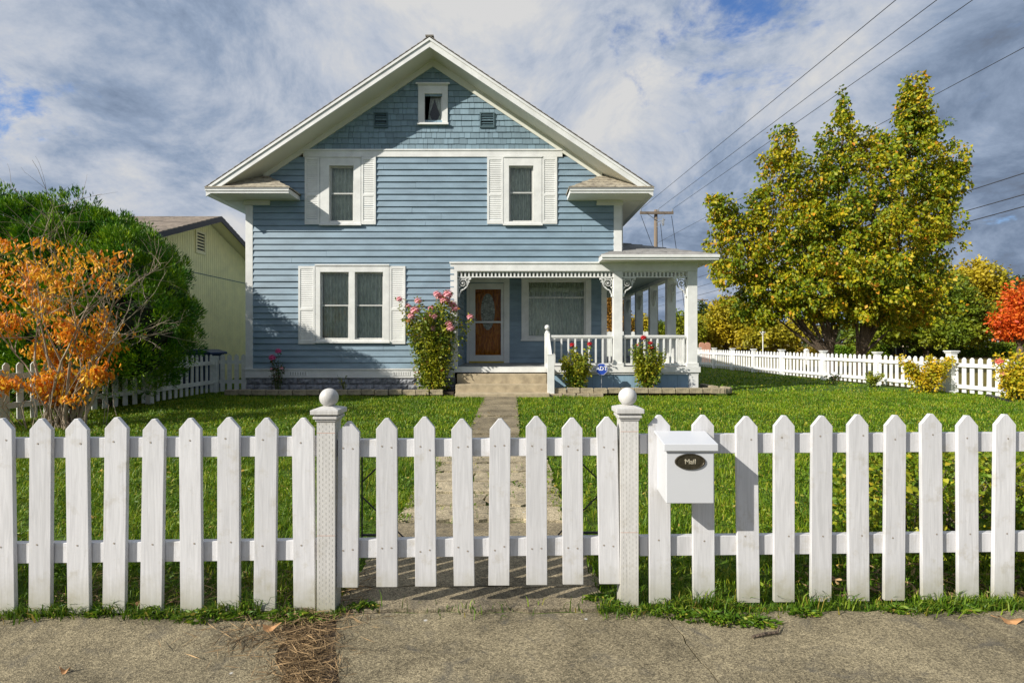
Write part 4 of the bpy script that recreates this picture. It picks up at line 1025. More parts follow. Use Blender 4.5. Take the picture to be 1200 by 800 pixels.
# spindle frieze under the beam
def spindle_frieze(a,b,Yc,axis='x'):
    mb=MB(); zt=hz(317.8)-.002; zb=hz(325)
    L_=b-a; n=int(L_/.088)
    def bx(u0,u1,z0,z1,t):
        if axis=='x': mb.box(u0,u1,Yc-t/2,Yc+t/2,z0,z1)
        else: mb.box(Yc-t/2,Yc+t/2,u0,u1,z0,z1)
    bx(a,b,zb,zb+.022,.035); bx(a,b,zt-.018,zt,.035)
    for k in range(n+1):
        u=a+L_*k/n; bx(max(a,u-.019),min(b,u+.019),zb+.0225,zt-.0185,.022)
    mb.build('spindle_frieze',M['white'],house)
spindle_frieze(hx(536)+.002,XA0-.002,HY+.03); spindle_frieze(XA1+.002,XB0-.002,HY+.03)
# scroll brackets
def bracket(x,s,Yc,axis='x'):
    mb=MB(); zt=hz(325)-.001; W,H=.32,.44; t=.022
    def q(u,z,off=0): return (x+s*u,Yc+off,z) if axis=='x' else (Yc+off,x+s*u,z)
    def strip(pts,w):
        P3=[Vector(q(u,z)) for u,z in pts]; dY=Vector((0,t,0)) if axis=='x' else Vector((t,0,0))
        for k in range(len(pts)-1):
            d=(P3[k+1]-P3[k]); 
            if d.length<1e-6: continue
            nrm=d.normalized().cross(dY.normalized())*(w/2); a_=P3[k]-d.normalized()*w*.15; b_=P3[k+1]+d.normalized()*w*.15
            mb.prism([a_+nrm-dY/2,b_+nrm-dY/2,b_-nrm-dY/2,a_-nrm-dY/2],dY)
    strip([(0.012,zt-.01),(0.012,zt-H)],.026); strip([(0,zt-.012),(W,zt-.012)],.024)
    # outer sweep
    sw=[(W-.01,zt-.03),(.25,zt-.06),(.25,zt-.13),(.215,zt-.21),(.15,zt-.27),(.085,zt-.30),(.06,zt-.36),(.03,zt-.42)]; strip(sw,.026)
    # spiral
    c=(.125,zt-.135); sp=[]
    for k in range(34):
        th=k/33*2*math.pi*1.6-.6; r=.105*(1-k/33*.82); sp.append((c[0]+math.cos(th)*r,c[1]+math.sin(th)*r))
    strip(sp,.022)
    strip([(.02,zt-.02),(.055,zt-.06)],.03); strip([(.02,zt-.25),(.06,zt-.22)],.03); strip([(.2,zt-.02),(.19,zt-.05)],.03)
    for u,z,r in ((c[0],c[1],.022),(.035,zt-.435,.024),(W-.015,zt-.04,.02),(.28,zt-.10,.016)): mb.ball(q(u,z),r,10,8)
    mb.build('scroll_bracket',M['white'],house)
bracket(hx(536),1,HY+.03); bracket(XA0,-1,HY+.03); bracket(XA1,1,HY+.03); bracket(XB0,-1,HY+.03)
for yy in (13.55,15.25,16.95,18.65): bracket(yy,-1,XB0+.12,'y'); bracket(yy+.2,1,XB0+.12,'y')
# railings
def railing(a,b,Yc,axis='x',n=None):
    mb=MB(); zt=hz(392.6); z1=hz(395); zb0,zb1=hz(430)+.035,hz(425.6)
    def bx(mb_,u0,u1,t,z0,z1_):
        if axis=='x': mb_.box(u0,u1,Yc-t/2,Yc+t/2,z0,z1_)
        else: mb_.box(Yc-t/2,Yc+t/2,u0,u1,z0,z1_)
    bx(mb,a,b,.085,z1,zt); bx(mb,a,b,.05,z1-.03,z1-.001); bx(mb,a,b,.06,zb0,zb1)
    rl=mb.build('porch_railing',M['white'],house,bevel=.003)
    n=n or int((b-a)/.152)
    first=None
    for k in range(n):
        u=a+(b-a)*(k+.5)/n
        if first is None:
            m2=MB()
            if axis=='x': m2.box(u-.019,u+.019,Yc-.019,Yc+.019,zb1+.001,z1-.031)
            else: m2.box(Yc-.019,Yc+.019,u-.019,u+.019,zb1+.001,z1-.031)
            first=m2.build('baluster',M['white'],rl); u0=u; base=first.location.copy()
        else:
            c=first.copy(); COL.objects.link(c); c.parent=rl; c.location=base+(Vector((u-u0,0,0)) if axis=='x' else Vector((0,u-u0,0)))
railing(hx(645)+.02,XA0,HY+.06); railing(XA1,XB0,HY+.06)
for y0,y1 in ((12.2,13.55),(13.75,15.25),(15.45,16.95),(17.15,18.65),(18.85,20.2)): railing(y0,y1,XB0+.12,'y')
# newel, stair rail
def turned(x,y,z0,ztop,r,name='newel_post'):
    mb=MB(); h=ztop-z0; mb.box(x-r,x+r,y-r,y+r,z0,z0+h*.80)
    z=z0+h*.80; prof=[(r*.75,0),(r*.95,.02),(r*.6,.045),(r*.5,.06),(r*.85,.07)]; mb.lathe([(a,b*h/1.0) for a,b in prof],(x,y,z),16)
    mb.ball((x,y,ztop-r*.95),r*.98,16,12); mb.build(name,M['white'],house,bevel=.003)
turned(hx(641.5),HY+.06,DZ,hz(380.5),.062)
mb=MB(); yl=11.28; p=P(645.5,416,yl); mb.box(p.x-.075,p.x+.075,yl-.05,yl+.05,gz(0,11)-.03,p.z); mb.box(p.x-.082,p.x+.082,yl-.057,yl+.057,p.z+.0005,p.z+.02); mb.build('newel_post',M['white'],house,bevel=.004)
mb=MB(); a_=Vector((hx(641.8),HY+.0,hz(396))); b_=Vector((p.x,yl+.05,p.z-.12)); mb.beam(a_,b_,.05,.30); 
mb.build('stair_handrail',M['white'],house,bevel=.004)
mb=MB(); mb.beam(a_-Vector((0,0,.62)),b_-Vector((0,0,.42)),.05,.09); mb.build('stair_bottom_rail',M['white'],house)
# steps
part('step',M['stepstone'],(XS0-.02,XS1,11.72,HY-.061,-.05,.515),bevel=.012)
part('step',M['stepstone'],(XS0-.02,XS1,11.42,11.719,-.05,.300),bevel=.012)
part('step',M['stepstone'],(XS0+.0,XS1+.02,11.12,11.419,-.05,.135),bevel=.015)
# porch hip roof
def porch_roof():
    ye=11.52; xr=4.66; xl=hx(705.5,ye); z0=3.215; pk=(2.60,13.56,3.90); slope=(3.90-3.215)/(13.56-ye)
    mb=MB()
    def strip(A,B,C,D,n=8,wd=.3):
        """A,B eave; D,C ridge; shingle courses"""
        A,B,C,D=map(Vector,(A,B,C,D))
        for k in range(n):
            f0,f1=k/n,(k+1)/n; l0,l1,r0,r1=A.lerp(D,f0),A.lerp(D,f1),B.lerp(C,f0),B.lerp(C,f1)
            m=max(1,int((r0-l0).length/wd)); cut=[0]+sorted(random.uniform(0,1) for _ in range(m-1))+[1]
            for c0,c1 in zip(cut[:-1],cut[1:]):
                up=Vector((0,0,.014+random.uniform(-.003,.008)))
                mb.quad(l0.lerp(r0,c0)+up,l0.lerp(r0,c1)+up,l1.lerp(r1,c1)+Vector((0,0,.003)),l1.lerp(r1,c0)+Vector((0,0,.003)))
                mb.quad(l0.lerp(r0,c0),l0.lerp(r0,c1),l0.lerp(r0,c1)+up,l0.lerp(r0,c0)+up)
    zs=lambda y:z0+slope*(y-ye)
    # front slope right of the house
    strip((2.60,ye,z0),(xr,ye,z0),pk,(2.60,13.56,3.90),9)
    # front slope in front of the house wall, with hipped left end
    xl2=xl+.30
    strip((xl,ye,z0),(2.60,ye,z0),(2.60,HY-.03,zs(HY-.03)),(xl2,HY-.03,zs(HY-.03)),3)
    strip((xl,HY-.03,z0),(xl,ye,z0),(xl2,HY-.03,zs(HY-.03)),(xl2,HY-.03,zs(HY-.03)),3)
    # side slope
    strip((xr,ye,z0),(xr,PB+.4,z0),(2.60,PB+.4,3.90),pk,9)
    mb.build('porch_roof',M['greyroof'],house)
    mb=MB(); mb.box(xl,xr,ye,ye+.02,3.10,3.205); mb.box(xl-.015,xr+.015,ye-.025,ye-.0005,3.15,3.212); mb.box(xr-.02,xr,ye+.021,PB+.4,3.10,3.205); mb.box(xl,xl+.02,ye+.021,HY-.03,3.10,3.205)
    mb.build('porch_fascia',M['white'],house,bevel=.002)
    # sloped soffit between fascia and beam
    mb=MB(); zb=hz(307.6)+.001
    mb.quad((xl+.02,ye+.021,3.10),(xr-.02,ye+.021,3.10),(XB1,HY-.031,zb+.0),(XA0-.1,HY-.031,zb))
    mb.quad((xr-.02,ye+.021,3.10),(xr-.02,PB+.4,3.10),(XB1+.001,PB,zb),(XB1+.001,HY-.031,zb))
    mb.quad((xl+.02,HY-.03,3.10),(xl+.02,ye+.021,3.10),(XA0-.1,HY-.031,zb),(XA0-.1,HY-.031,zb+.001))
    mb.build('porch_soffit',M['soffit'],house)
porch_roof()

# ------------------------------------------------------------------ beds, blocks, sign
mb=MB()
mb.box(-6.35,-1.30,11.42,HY-.0,-.02,.13); mb.box(1.0,4.55,11.42,HY-.0,-.02,.13); mb.box(4.4,4.62,11.6,13.2,-.02,.12)
tag(mb.build('flower_bed_soil',M['soil']),kind='structure')
def blockmesh():
    mb=MB(); w=.146; mb.prism([(-w,-.07,0),(w,-.07,0),(w*.86,.07,0),(-w*.86,.07,0)],(0,0,.118)); return mb
b0=blockmesh().build('garden_block',M['block'],bevel=.012); 
GB='garden edging blocks'
blk=[]
x=-6.2
while x<-1.45: blk.append((x,11.36+.01*math.sin(x*3),.075,0)); x+=.302
LBL1='weathered concrete edging block in the low bed wall below the left window'
n_left=len(blk)
x=1.05
while x<4.5: blk.append((x,11.36,.115,0)); x+=.302
n_r=len(blk)
x=.95
while x<2.0: blk.append((x,11.24,-.0,0)); x+=.302
n_r2=len(blk)
for k in range(6):
    a=k/5*1.75; blk.append((4.55+.36*math.sin(a),11.72-.36*math.cos(a),.105,a))
for k in range(3): blk.append((4.72-.12*k*0,12.02+.30*k,.10,1.6))
for i,(x,y,z,r_) in enumerate(blk):
    o=b0 if i==0 else b0.copy()
    if i: COL.objects.link(o)
    o.location=(x+random.uniform(-.008,.008),y+random.uniform(-.014,.014),z+random.uniform(-.006,.006)); o.rotation_euler=(0,0,r_+random.uniform(-.04,.04))
    lb=LBL1 if i<n_left else ('tan concrete edging block in the bed wall in front of the porch skirting' if i<n_r else ('tan edging block in the lower second row beside the stair post' if i<n_r2 else 'tan edging block in the curved end of the bed at the porch corner'))
    gp=GB+(' left of the steps' if i<n_left else (' in front of the porch' if i<n_r else (' in the lower row' if i<n_r2 else ' round the porch corner')))
    tag(o,lb,'edging block',gp)
# security sign
def sign():
    Y=11.62; c=P(705,432.5,Y); e=empty('yard_sign',(c.x,Y,.12),'blue octagonal security sign on a stake in the porch bed','sign')
    mb=MB(); mb.tube([(c.x,Y+.012,.05),(c.x,Y+.012,c.z)],.008,6); mb.build('stake',M['grey'],e)
    mb=MB(); r=.142
    def octo(r_,y): return [(c.x+math.cos(math.pi/8+k*math.pi/4)*r_,y,c.z+math.sin(math.pi/8+k*math.pi/4)*r_) for k in range(8)]
    mb.prism(octo(r,Y),(0,.01,0),0)
    mb.poly(octo(r*.97,Y-.001),1); mb.poly(octo(r*.91,Y-.002),0)
    s=mb.build('sign_board',[M['signblue'],M['signwhite']],e)
    o=text_mesh('ADT',.125,M['signwhite'],bold=.004); o.location=(c.x,Y-.004,c.z+.015); o.parent=s; o.location=Vector(o.location)-wloc(s)
sign()

# ------------------------------------------------------------------ plants
def rosebush(base, h, spread, nst, leafn, lmat, blooms, label, lsize=.05, cat='rose bush', name='rose_bush', group=None, fullness=.25, lw=.6, leafzone=.15):
    """blooms: list of (point, radius, material)"""
    b=Vector(base); e=empty(name,b,label,cat,group); mb=MB(); tips=[]; segs=[]
    targets=[Vector(t[0]) for t in blooms]
    for k in range(nst):
        if k<len(targets): t=targets[k]
        else:
            a=random.uniform(0,2*math.pi); rr=random.random()**.5*spread; t=b+Vector((math.cos(a)*rr,math.sin(a)*rr*.6,h*random.uniform(.55,.98)))
        s=b+Vector((random.uniform(-.06,.06),random.uniform(-.04,.04),0)); pts=[]
        m1=s.lerp(t,.45)+Vector((random.uniform(-.08,.08),random.uniform(-.05,.05),.05))
        for q in range(7):
            u=q/6; p=s*(1-u)**2+m1*2*u*(1-u)+t*u*u; pts.append(p)
        mb.tube(pts,[.010*(1-.75*q/6) for q in range(7)],5); segs.append(pts)
    mb.build('stems',M['stem'],e,smooth=True)
    C=[];T=[]
    per=max(1,leafn//len(segs))
    for pts in segs:
        for _ in range(per):
            u=leafzone+(1-leafzone)*random.random()**.8; q=min(5,int(u*6)); p=pts[q].lerp(pts[q+1],u*6-q)
            d=Vector((random.gauss(0,1),random.gauss(0,1),random.gauss(0,.8))).normalized(); f=fullness*(1.15-u*.75)
            c=p+d*random.random()**.6*f; C.append(c); T.append(d+Vector((0,0,-.25)))
    C=np.array([tuple(c) for c in C]); T=np.array([tuple(c) for c in T])+RNG.normal(size=(len(C),3))*.4
    leaves('foliage',C,T,lsize*(.6+.7*RNG.random(len(C))),lmat,e,lw)
    for c,r,m_ in blooms:
        c=Vector(c); n=26; cc=[];tt=[]
        V=[];Fc=[]
        mb=MB()
        mb.ball(c,r*.5,8,6)
        for k in range(n):
            th=k*2.4; ph=math.acos(1-1.6*(k+.5)/n); d=Vector((math.sin(ph)*math.cos(th),math.sin(ph)*math.sin(th),math.cos(ph)))
            a=d.cross(Vector((0,0,1)));
            if a.length<.1: a=Vector((1,0,0))
            a.normalize(); u=d.cross(a).normalized(); o_=c+d*r*.55; w_=r*.55
            mb.poly([o_-a*w_*.5-u*w_*.3,o_+a*w_*.5-u*w_*.3,o_+a*w_*.65+u*w_*.4+d*r*.35,o_+u*w_*.75+d*r*.45,o_-a*w_*.65+u*w_*.4+d*r*.35])
        mb.build('blossom',m_,e)
    return e
# big pink rose by the steps
Yr=11.62
bl=[(P(x,y,Yr+random.uniform(-.15,.15)),r*1.45,M['pink']) for x,y,r in [(490,352,.06),(515,347,.07),(525,344,.08),(522,351,.08),(530,356,.07),(533,361,.06),(512,344,.06),(505,361,.05),(486,363,.075),(482,370,.06),(502,370,.065),(510,371,.065),(468,350,.05),(478,358,.05),(526,379,.06),(528,384,.065),(508,385,.055),(551,371,.055),(520,352,.06)]]+[(P(479,376,Yr),.06,M['peach']),(P(518,434,Yr-.1),.06,M['pot']),(P(501,424,Yr-.1),.05,M['peach'])]
rosebush((P(508,455,Yr).x,Yr,.1),2.2,.66,38,7800,L['rose'],bl,'tall rose bush with many pink blooms left of the porch steps',lsize=.072,fullness=.33,leafzone=.04)
rosebush((P(325,450,11.65).x,11.65,.1),.9,.25,9,420,L['darkrose'],[(P(319,418.5,11.6),.08,M['magenta']),(P(326,411,11.6),.07,M['magenta']),(P(330,431,11.6),.04,M['pink']),(P(318,432,11.6),.03,M['pink'])],'small sparse rose bush with magenta blooms in front of the block foundation',lsize=.05,fullness=.15)
rosebush((P(402,452,11.65).x,11.65,.1),.45,.14,5,60,L['rose'],[],'thin nearly bare rose cane below the lower window, left of the pink rose bush',lsize=.04,fullness=.07)
rosebush((P(675,455,11.6).x,11.6,.1),.95,.36,22,3000,L['rose'],[(P(670.5,403.5,11.6),.060,M['red']),(P(691,402.5,11.6),.060,M['red'])],'round yellow green rose bush with two red blooms between stair rail and blue sign',lsize=.065,fullness=.25)
rosebush((P(759,455,11.6).x,11.6,.1),1.1,.38,22,3400,L['rose'],[(P(754,395,11.6),.07,M['red']),(P(762,401.5,11.6),.06,M['red']),(P(763,407,11.6),.060,M['red']),(P(747,404,11.6),.035,M['coral'])],'upright green rose bush with red blooms at its top, right of the blue sign',lsize=.065,fullness=.23)
# arching cane of the right rose towards the porch corner (part of its bush is enough); pot behind
# plants along the right fence
def fenceX(Y): return 10.3-.1153*(Y-12)
def shrubpx(x,y0,ytop,Y,wpx,n,lmat,label,cat='shrub',name='garden_shrub',lsize=.06,blooms=()):
    b=P(x,y0,Y); h=(y0-ytop)/F*Y; return rosebush((b.x,Y,gz(0,Y)),h,wpx/F*Y/2,14,n,lmat,[(P(a,c,Y-.1),r*1.25,m) for a,c,r,m in blooms],label,lsize=lsize,cat=cat,name=name,fullness=min(.3,h*.28))
shrubpx(1086,461,414,11.9,62,3000,L['gold'],'golden yellow shrub against the right fence, just left of its thick post',lsize=.07,blooms=((1062,422,.04,M['signwhite']),(1097,425,.04,M['signwhite']),(1102,424,.03,M['signwhite'])))
shrubpx(1193,474,416,10.4,60,2800,L['gold'],'golden green shrub with a coral bloom at the right edge of the yard',lsize=.065,blooms=((1171,423,.06,M['coral']),(1175,438,.04,M['peach'])))
shrubpx(1022,452,433,13.6,40,700,L['rose'],'low yellow green rose shrub by the right fence beside the golden shrub',lsize=.06)
shrubpx(975,447,435,14.6,26,350,L['darkrose'],'low dark shrub with white blooms by the right fence under the big tree',lsize=.05,blooms=((979,437,.05,M['signwhite']),(972,440,.04,M['signwhite']),(984,440,.03,M['signwhite'])))
# near leafy bush behind the front fence on the right
e=empty('leafy_shrub',(2.62,3.15,0),'low lime green leafy shrub just behind the front fence on the right','shrub')
mb=MB()
for k in range(26):
    a=random.uniform(0,2*math.pi); rr=random.random()**.5*.62; t=Vector((2.62+math.cos(a)*rr*1.15,3.15+math.sin(a)*rr*.6,random.uniform(.25,.62)))
    s=Vector((2.62+random.uniform(-.3,.3),3.12+random.uniform(-.1,.1),0)); mb.tube([s,s.lerp(t,.5)+Vector((0,0,.06)),t],[.006,.004,.002],5)
mb.build('stems',M['bark'],e)
n=3600; a=RNG.uniform(0,2*np.pi,n); ph=RNG.random(n); rr=(.5+.5*RNG.random(n)); C=np.stack([2.62+np.cos(a)*rr*.75*np.sqrt(1-(ph*.85)**2),3.15+np.sin(a)*rr*.42*np.sqrt(1-(ph*.85)**2),.06+ph*.56],1)+RNG.normal(size=(n,3))*.03
leaves('foliage',C,RNG.normal(size=(n,3))+np.array([[0,-.3,0]]),.036*(.6+.8*RNG.random(n)),L['shrub'],e,.75)
# black drain pipe lying by the right fence
mb=MB(); mb.tube([P(1158,464,11.0),P(1172,468,10.6),P(1188,473,10.2),P(1215,478,9.8)],.05,10)
tag(mb.build('drain_pipe',M['black'],smooth=True),'black corrugated drain pipe lying on the grass at the right fence foot','pipe')

# ------------------------------------------------------------------ side fences
def side_fence(name,label,pts,h,spacing,pw,posts,rails,mt,capped=True,limit=100):
    """pts polyline (x,y); pickets mesh shared, each its own child"""
    e=empty(name,(pts[0][0],pts[0][1],0),label,'fence'); first=None; cnt=0; far=MB()
    for (x0,y0),(x1,y1) in zip(pts[:-1],pts[1:]):
        a=Vector((x0,y0,0)); b=Vector((x1,y1,0)); d=(b-a).normalized(); nrm=Vector((d.y,-d.x,0)); L_=(b-a).length
        n=max(1,int(L_/spacing))
        for zr in rails:
            mb=MB(); aa=a+Vector((0,0,gz(0,y0)+zr)); bb=b+Vector((0,0,gz(0,y1)+zr)); mb.beam(aa,bb,.036,.085); mb.build('rail',mt,e)
        for k in range(n):
            p=a.lerp(b,(k+.5)/n); ang=math.atan2(d.y,d.x); z=gz(0,p.y)
            if cnt>=limit:
                side=-1 if name=='side_fence' else -1
                u=d*pw/2; o_=Vector((-d.y,d.x,0))*.03
                q=[p+o_-u+Vector((0,0,z+.03)),p+o_+u+Vector((0,0,z+.03)),p+o_+u+Vector((0,0,z+h-.04)),p+o_+Vector((0,0,z+h)),p+o_-u+Vector((0,0,z+h-.04))]; far.prism(q,(-d.y*.018,d.x*.018,0)); continue
            if first is None:
                m2=MB(); w=pw/2; m2.prism([(-w,.021,.03),(w,.021,.03),(w,.021,h-.04),(.012,.021,h),(-.012,.021,h),(-w,.021,h-.04)],(0,.018,0)); first=m2.build('picket',mt); o=first
            else: o=first.copy(); COL.objects.link(o)
            o.parent=e; o.location=Vector((p.x,p.y,z))-e.location; o.rotation_euler=(random.uniform(-.01,.01),random.uniform(-.012,.012),ang); cnt+=1
    if far.v: tag(far.build('pickets',mt,e),'far run of pickets',kind='stuff')
    for (x,y,ww,hh) in posts:
        mb=MB(); z=gz(0,y); mb.box(x-ww,x+ww,y-ww,y+ww,z-.02,z+hh); 
        if capped: mb.box(x-ww-.02,x+ww+.02,y-ww-.02,y+ww+.02,z+hh+.0005,z+hh+.03); mb.box(x-ww-.035,x+ww+.035,y-ww-.035,y+ww+.035,z+hh+.0305,z+hh+.055)
        mb.build('post',mt,e,bevel=.003)
    return e
pr=[(fenceX(9.9),9.9,.055,.86)]
for Y in (12,14.1,16.15,18.2,19.9,21.4,22.9,24.3,26.0): pr.append((fenceX(Y),Y,.075 if Y==12 else .06,.93 if Y==12 else .86))
side_fence('side_fence','long white picket fence running back along the right side of the lawn',[(fenceX(26.0),26.0),(fenceX(12),12),(fenceX(8.0),8.0)],.83,.178,.095,pr,(.17,.66),M['vinyl'])
side_fence('side_fence','weathered white picket fence on the left running under the evergreens to the house',[(-7.75,6.4),(-7.56,7.56),(-6.95,9.82),(-6.94,11.95)],.90,.17,.085,[(-6.95,9.82,.05,.62),(-6.94,11.98,.06,.86),(-7.56,7.56,.05,.8)],(.26,.70),M['oldwhite'],capped=False)
# short front-facing return panel by the house corner
side_fence('side_fence','short white picket fence panel joining the house corner on the left',[(-6.2,12.02),(-6.86,12.02)],.90,.15,.10,[],(.26,.72),M['oldwhite'],capped=False)
# ------------------------------------------------------------------ neighbour house
def neighbour():
    XW=-8.95; XG=-8.5; Y0,Y1=12.0,18.0; YM=15; zr=4.92; sl=.385; ZWt=lambda y: zr-.12-sl*abs(y-YM)
    e=empty('neighbour_house',(-13,15,0),'single storey yellow green panelled house with brown shingle roof beyond the evergreens','house')
    mb=MB(); x=0
    y=Y0; k=0
    while y<Y1-.01:
        ye=min(y+.10,Y1); g_=.012
        for za,zb in ((0,3.19),(3.215,None)):
            z0a=za; zt0=min(ZWt(y+g_),3.19) if zb else ZWt(y+g_); zt1=min(ZWt(ye),3.19) if zb else ZWt(ye)
            if zt0<=z0a or zt1<=z0a: continue
            mb.quad((XW,y+g_,z0a),(XW,ye,z0a),(XW,ye,zt1),(XW,y+g_,zt0))
            mb.quad((XW-.012,y,z0a),(XW-.012,y+g_,z0a),(XW-.012,y+g_,zt0),(XW-.012,y,zt0)); mb.quad((XW-.012,y+g_,z0a),(XW,y+g_,z0a),(XW,y+g_,zt0),(XW-.012,y+g_,zt0))
        y=ye
    mb.box(XW-.1,XW-.02,Y0,Y1,0,ZWt(Y0)); mb.prism([(XW-.02,Y0,3.7),(XW-.02,Y1,3.7),(XW-.02,YM,ZWt(YM))],(-.05,0,0)); mb.box(-22,XW-.001,Y0,Y0+.1,0,3.7); mb.box(-22,XW-.001,Y1-.1,Y1,0,3.7)
    mb.build('wall',M['cream'],e)
    mb=MB(); mb.box(XW-.005,XW+.006,Y0,Y1,3.192,3.212); mb.build('belt_flashing',M['darkblue'],e)
    mb=MB()
    for s in (-1,1):
        n=17; W=3.35
        for k in range(n):
            u0=W*(1-k/n)+.01; u1=W*(1-(k+1)/n)-.015; z0=zr-sl*u0+.02; z1=zr-sl*max(0,u1)+.004; x=XG
            while x>-22:
                w=random.uniform(.25,.4); p=[(x,YM+s*u0,z0),(x-w+.004,YM+s*u0,z0),(x-w+.004,YM+s*max(0,u1),z1),(x,YM+s*max(0,u1),z1)]
                mb.quad(*(p if s>0 else p[::-1])); q=[(a,b,c-.018) for a,b,c in p]; mb.quad(q[0],q[1],p[1],p[0]); mb.quad(p[0],p[3],q[3],q[0]); x-=w
    mb.build('roof',M['brownroof'],e)
    mb=MB()
    for s in (-1,1):
        mb.prism([(XG-.001,YM+s*3.33,zr-sl*3.33),(XG-.001,YM,zr),(XG-.001,YM,zr-.16),(XG-.001,YM+s*3.33,zr-sl*3.33-.15)],(-.03,0,0))
    mb.build('rake_board',M['fasciadark'],e)
    mb=MB()
    for s in (-1,1): mb.prism([(XG-.032,YM+s*3.32,zr-.03-sl*3.32),(XG-.032,YM,zr-.03),(XG-.032,YM,zr-.09),(XG-.032,YM+s*3.32,zr-.09-sl*3.32)],(-13,0,0))
    mb.build('soffit',M['creamtrim'],e)
    mb=MB(); ya,yb=14.48,14.92; za,zb=hz(296,14.6),hz(270,14.7); t=.06
    ya=600*-XW/(600-228.6)/1.0; yb=600*-XW/(600-240.5); za=CAMH+104*ya/600; zb=CAMH+131*ya/600
    mb.box(XW+.001,XW+.03,ya,ya+t,za,zb); mb.box(XW+.001,XW+.03,yb-t,yb,za,zb); mb.box(XW+.001,XW+.03,ya+t,yb-t,zb-t,zb); mb.box(XW+.001,XW+.03,ya+t,yb-t,za,za+t)
    mb.box(XW+.001,XW+.004,ya+t,yb-t,za+t,zb-t,1)
    for k in range(6):
        q=za+t+(zb-za-2*t)*k/6; mb.quad((XW+.024,ya+t,q),(XW+.024,yb-t,q),(XW+.006,yb-t,q+.05),(XW+.006,ya+t,q+.05))
    mb.build('gable_vent',[M['creamtrim'],M['dark']],e)
neighbour()
# covered bin behind the left fence
e=empty('storage_bin',(-8.15,13.3,0),'dark blue lidded bin behind the left fence by the yellow house','bin')
mb=MB(); Yb=13.3; xa,xb=P(220,400,Yb).x,P(256,400,Yb).x; mb.prism([(xa+.06,Yb-.3,0),(xb-.06,Yb-.3,0),(xb-.02,Yb-.34,.93),(xa+.02,Yb-.34,.93)],(0,.66,0)); mb.build('bin_body',M['binblue'],e,bevel=.02)
mb=MB(); mb.prism([(xa-.03,Yb-.4,.93),(xb+.03,Yb-.4,.93),(xb+.02,Yb-.4,.99),(xb-.2,Yb-.4,1.05),(xa+.2,Yb-.4,1.06),(xa-.02,Yb-.4,1.0)],(0,.78,0)); mb.build('lid',M['binblue'],e,bevel=.015)

# ------------------------------------------------------------------ evergreens
def evergreen(label,lobes,nclump,per,trunk,size=.11,core=.74):
    e=empty('evergreen_tree',(trunk[0],trunk[1],0),label,'evergreen','broad evergreens behind the left fence')
    mb=MB(); mb.tube([(trunk[0],trunk[1],0),(trunk[0]+.05,trunk[1],1.2),(trunk[0],trunk[1]+.05,2.6)],[.14,.11,.05],8); mb.build('trunk',M['bark'],e)
    lob=np.array(lobes)
    # solid dark core that blocks the view; inner shade put into its colour
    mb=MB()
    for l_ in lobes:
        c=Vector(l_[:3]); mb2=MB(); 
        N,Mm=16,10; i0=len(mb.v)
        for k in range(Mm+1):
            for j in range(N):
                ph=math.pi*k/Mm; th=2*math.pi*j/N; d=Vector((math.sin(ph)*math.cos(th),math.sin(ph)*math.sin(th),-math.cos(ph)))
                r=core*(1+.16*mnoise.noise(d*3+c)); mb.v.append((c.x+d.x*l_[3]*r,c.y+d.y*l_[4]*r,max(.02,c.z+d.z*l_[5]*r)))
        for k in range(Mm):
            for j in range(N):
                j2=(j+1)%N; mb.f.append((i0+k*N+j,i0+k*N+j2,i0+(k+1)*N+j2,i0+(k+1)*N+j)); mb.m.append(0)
    mb.build('dark_core',mat('dark_core_foliage',(.012,.022,.006),1,noise=.5,nscale=14,bump=1,bscale=20,bdist=.05),e)
    pc,pd=clumps(lobes,int(nclump/2.7),.88)
    keep=np.ones(len(pc),bool)
    for l_ in lob:
        q=((pc-l_[:3])/l_[3:6]); keep&=(np.sum(q*q,1)>.66)
    pc=pc[keep]; pd=pd[keep]; keep=pc[:,2]>.35; pc=pc[keep]; pd=pd[keep]
    pr_=.17+.20*RNG.random(len(pc)); m_=24
    cc_=np.repeat(pc,m_,0); dd_=np.repeat(pd,m_,0); rr_=np.repeat(pr_,m_)[:,None]
    dr=unit(RNG.normal(size=(len(cc_),3))*.75+dd_*.9+np.array([[0,0,.35]]))
    c=cc_+dr*rr_*np.array([[1,1,1.3]]); d=dr
    # each clump a fan of flat sprays pointing up and out
    n=len(c)*per; cc=np.repeat(c,per,0); dd=np.repeat(d,per,0)
    off=unit(RNG.normal(size=(n,3)))*(RNG.random((n,1))**.4)*.085
    T=dd*1.0+off/.085*.8+np.array([[0,0,.75]])+RNG.normal(size=(n,3))*.25
    leaves('foliage',cc+off*np.array([[1,1,1.25]]),T,size*(.40+.5*RNG.random(n)),L['conifer'],e,.24,.05)
evergreen('tall dark green evergreen at the far left edge behind the orange shrub',pxlobes([(-70,325,90,88,.3),(3,298,46,58,.2),(-10,380,80,80,0),(42,316,36,50,.1),(20,420,50,50,0),(8,238,10,15,.1),(30,250,10,14,-.2),(54,262,10,14,.1)],9.6,1.05),1700,14,(-9.6,9.8))
evergreen('rounded green evergreen standing over the left fence beside the yellow house',pxlobes([(112,322,38,46,.1),(78,306,28,38,.2),(150,342,40,48,0),(165,382,44,46,-.1),(120,400,52,54,-.2),(75,400,42,58,0),(160,415,34,34,0),(76,262,9,14,.2),(98,266,10,15,0),(128,276,10,13,.1),(152,288,11,13,.2),(178,318,11,14,0),(200,345,10,14,-.1)],9.3,1.1)+[(-8.2,10.3,2.35,.85,.9,1.05),(-8.2,11.0,2.25,.8,.8,1.1),(-8.0,10.6,1.2,.9,1.0,1.0),(-8.3,9.7,2.4,.9,.9,1.1)],2300,14,(-7.5,9.4))
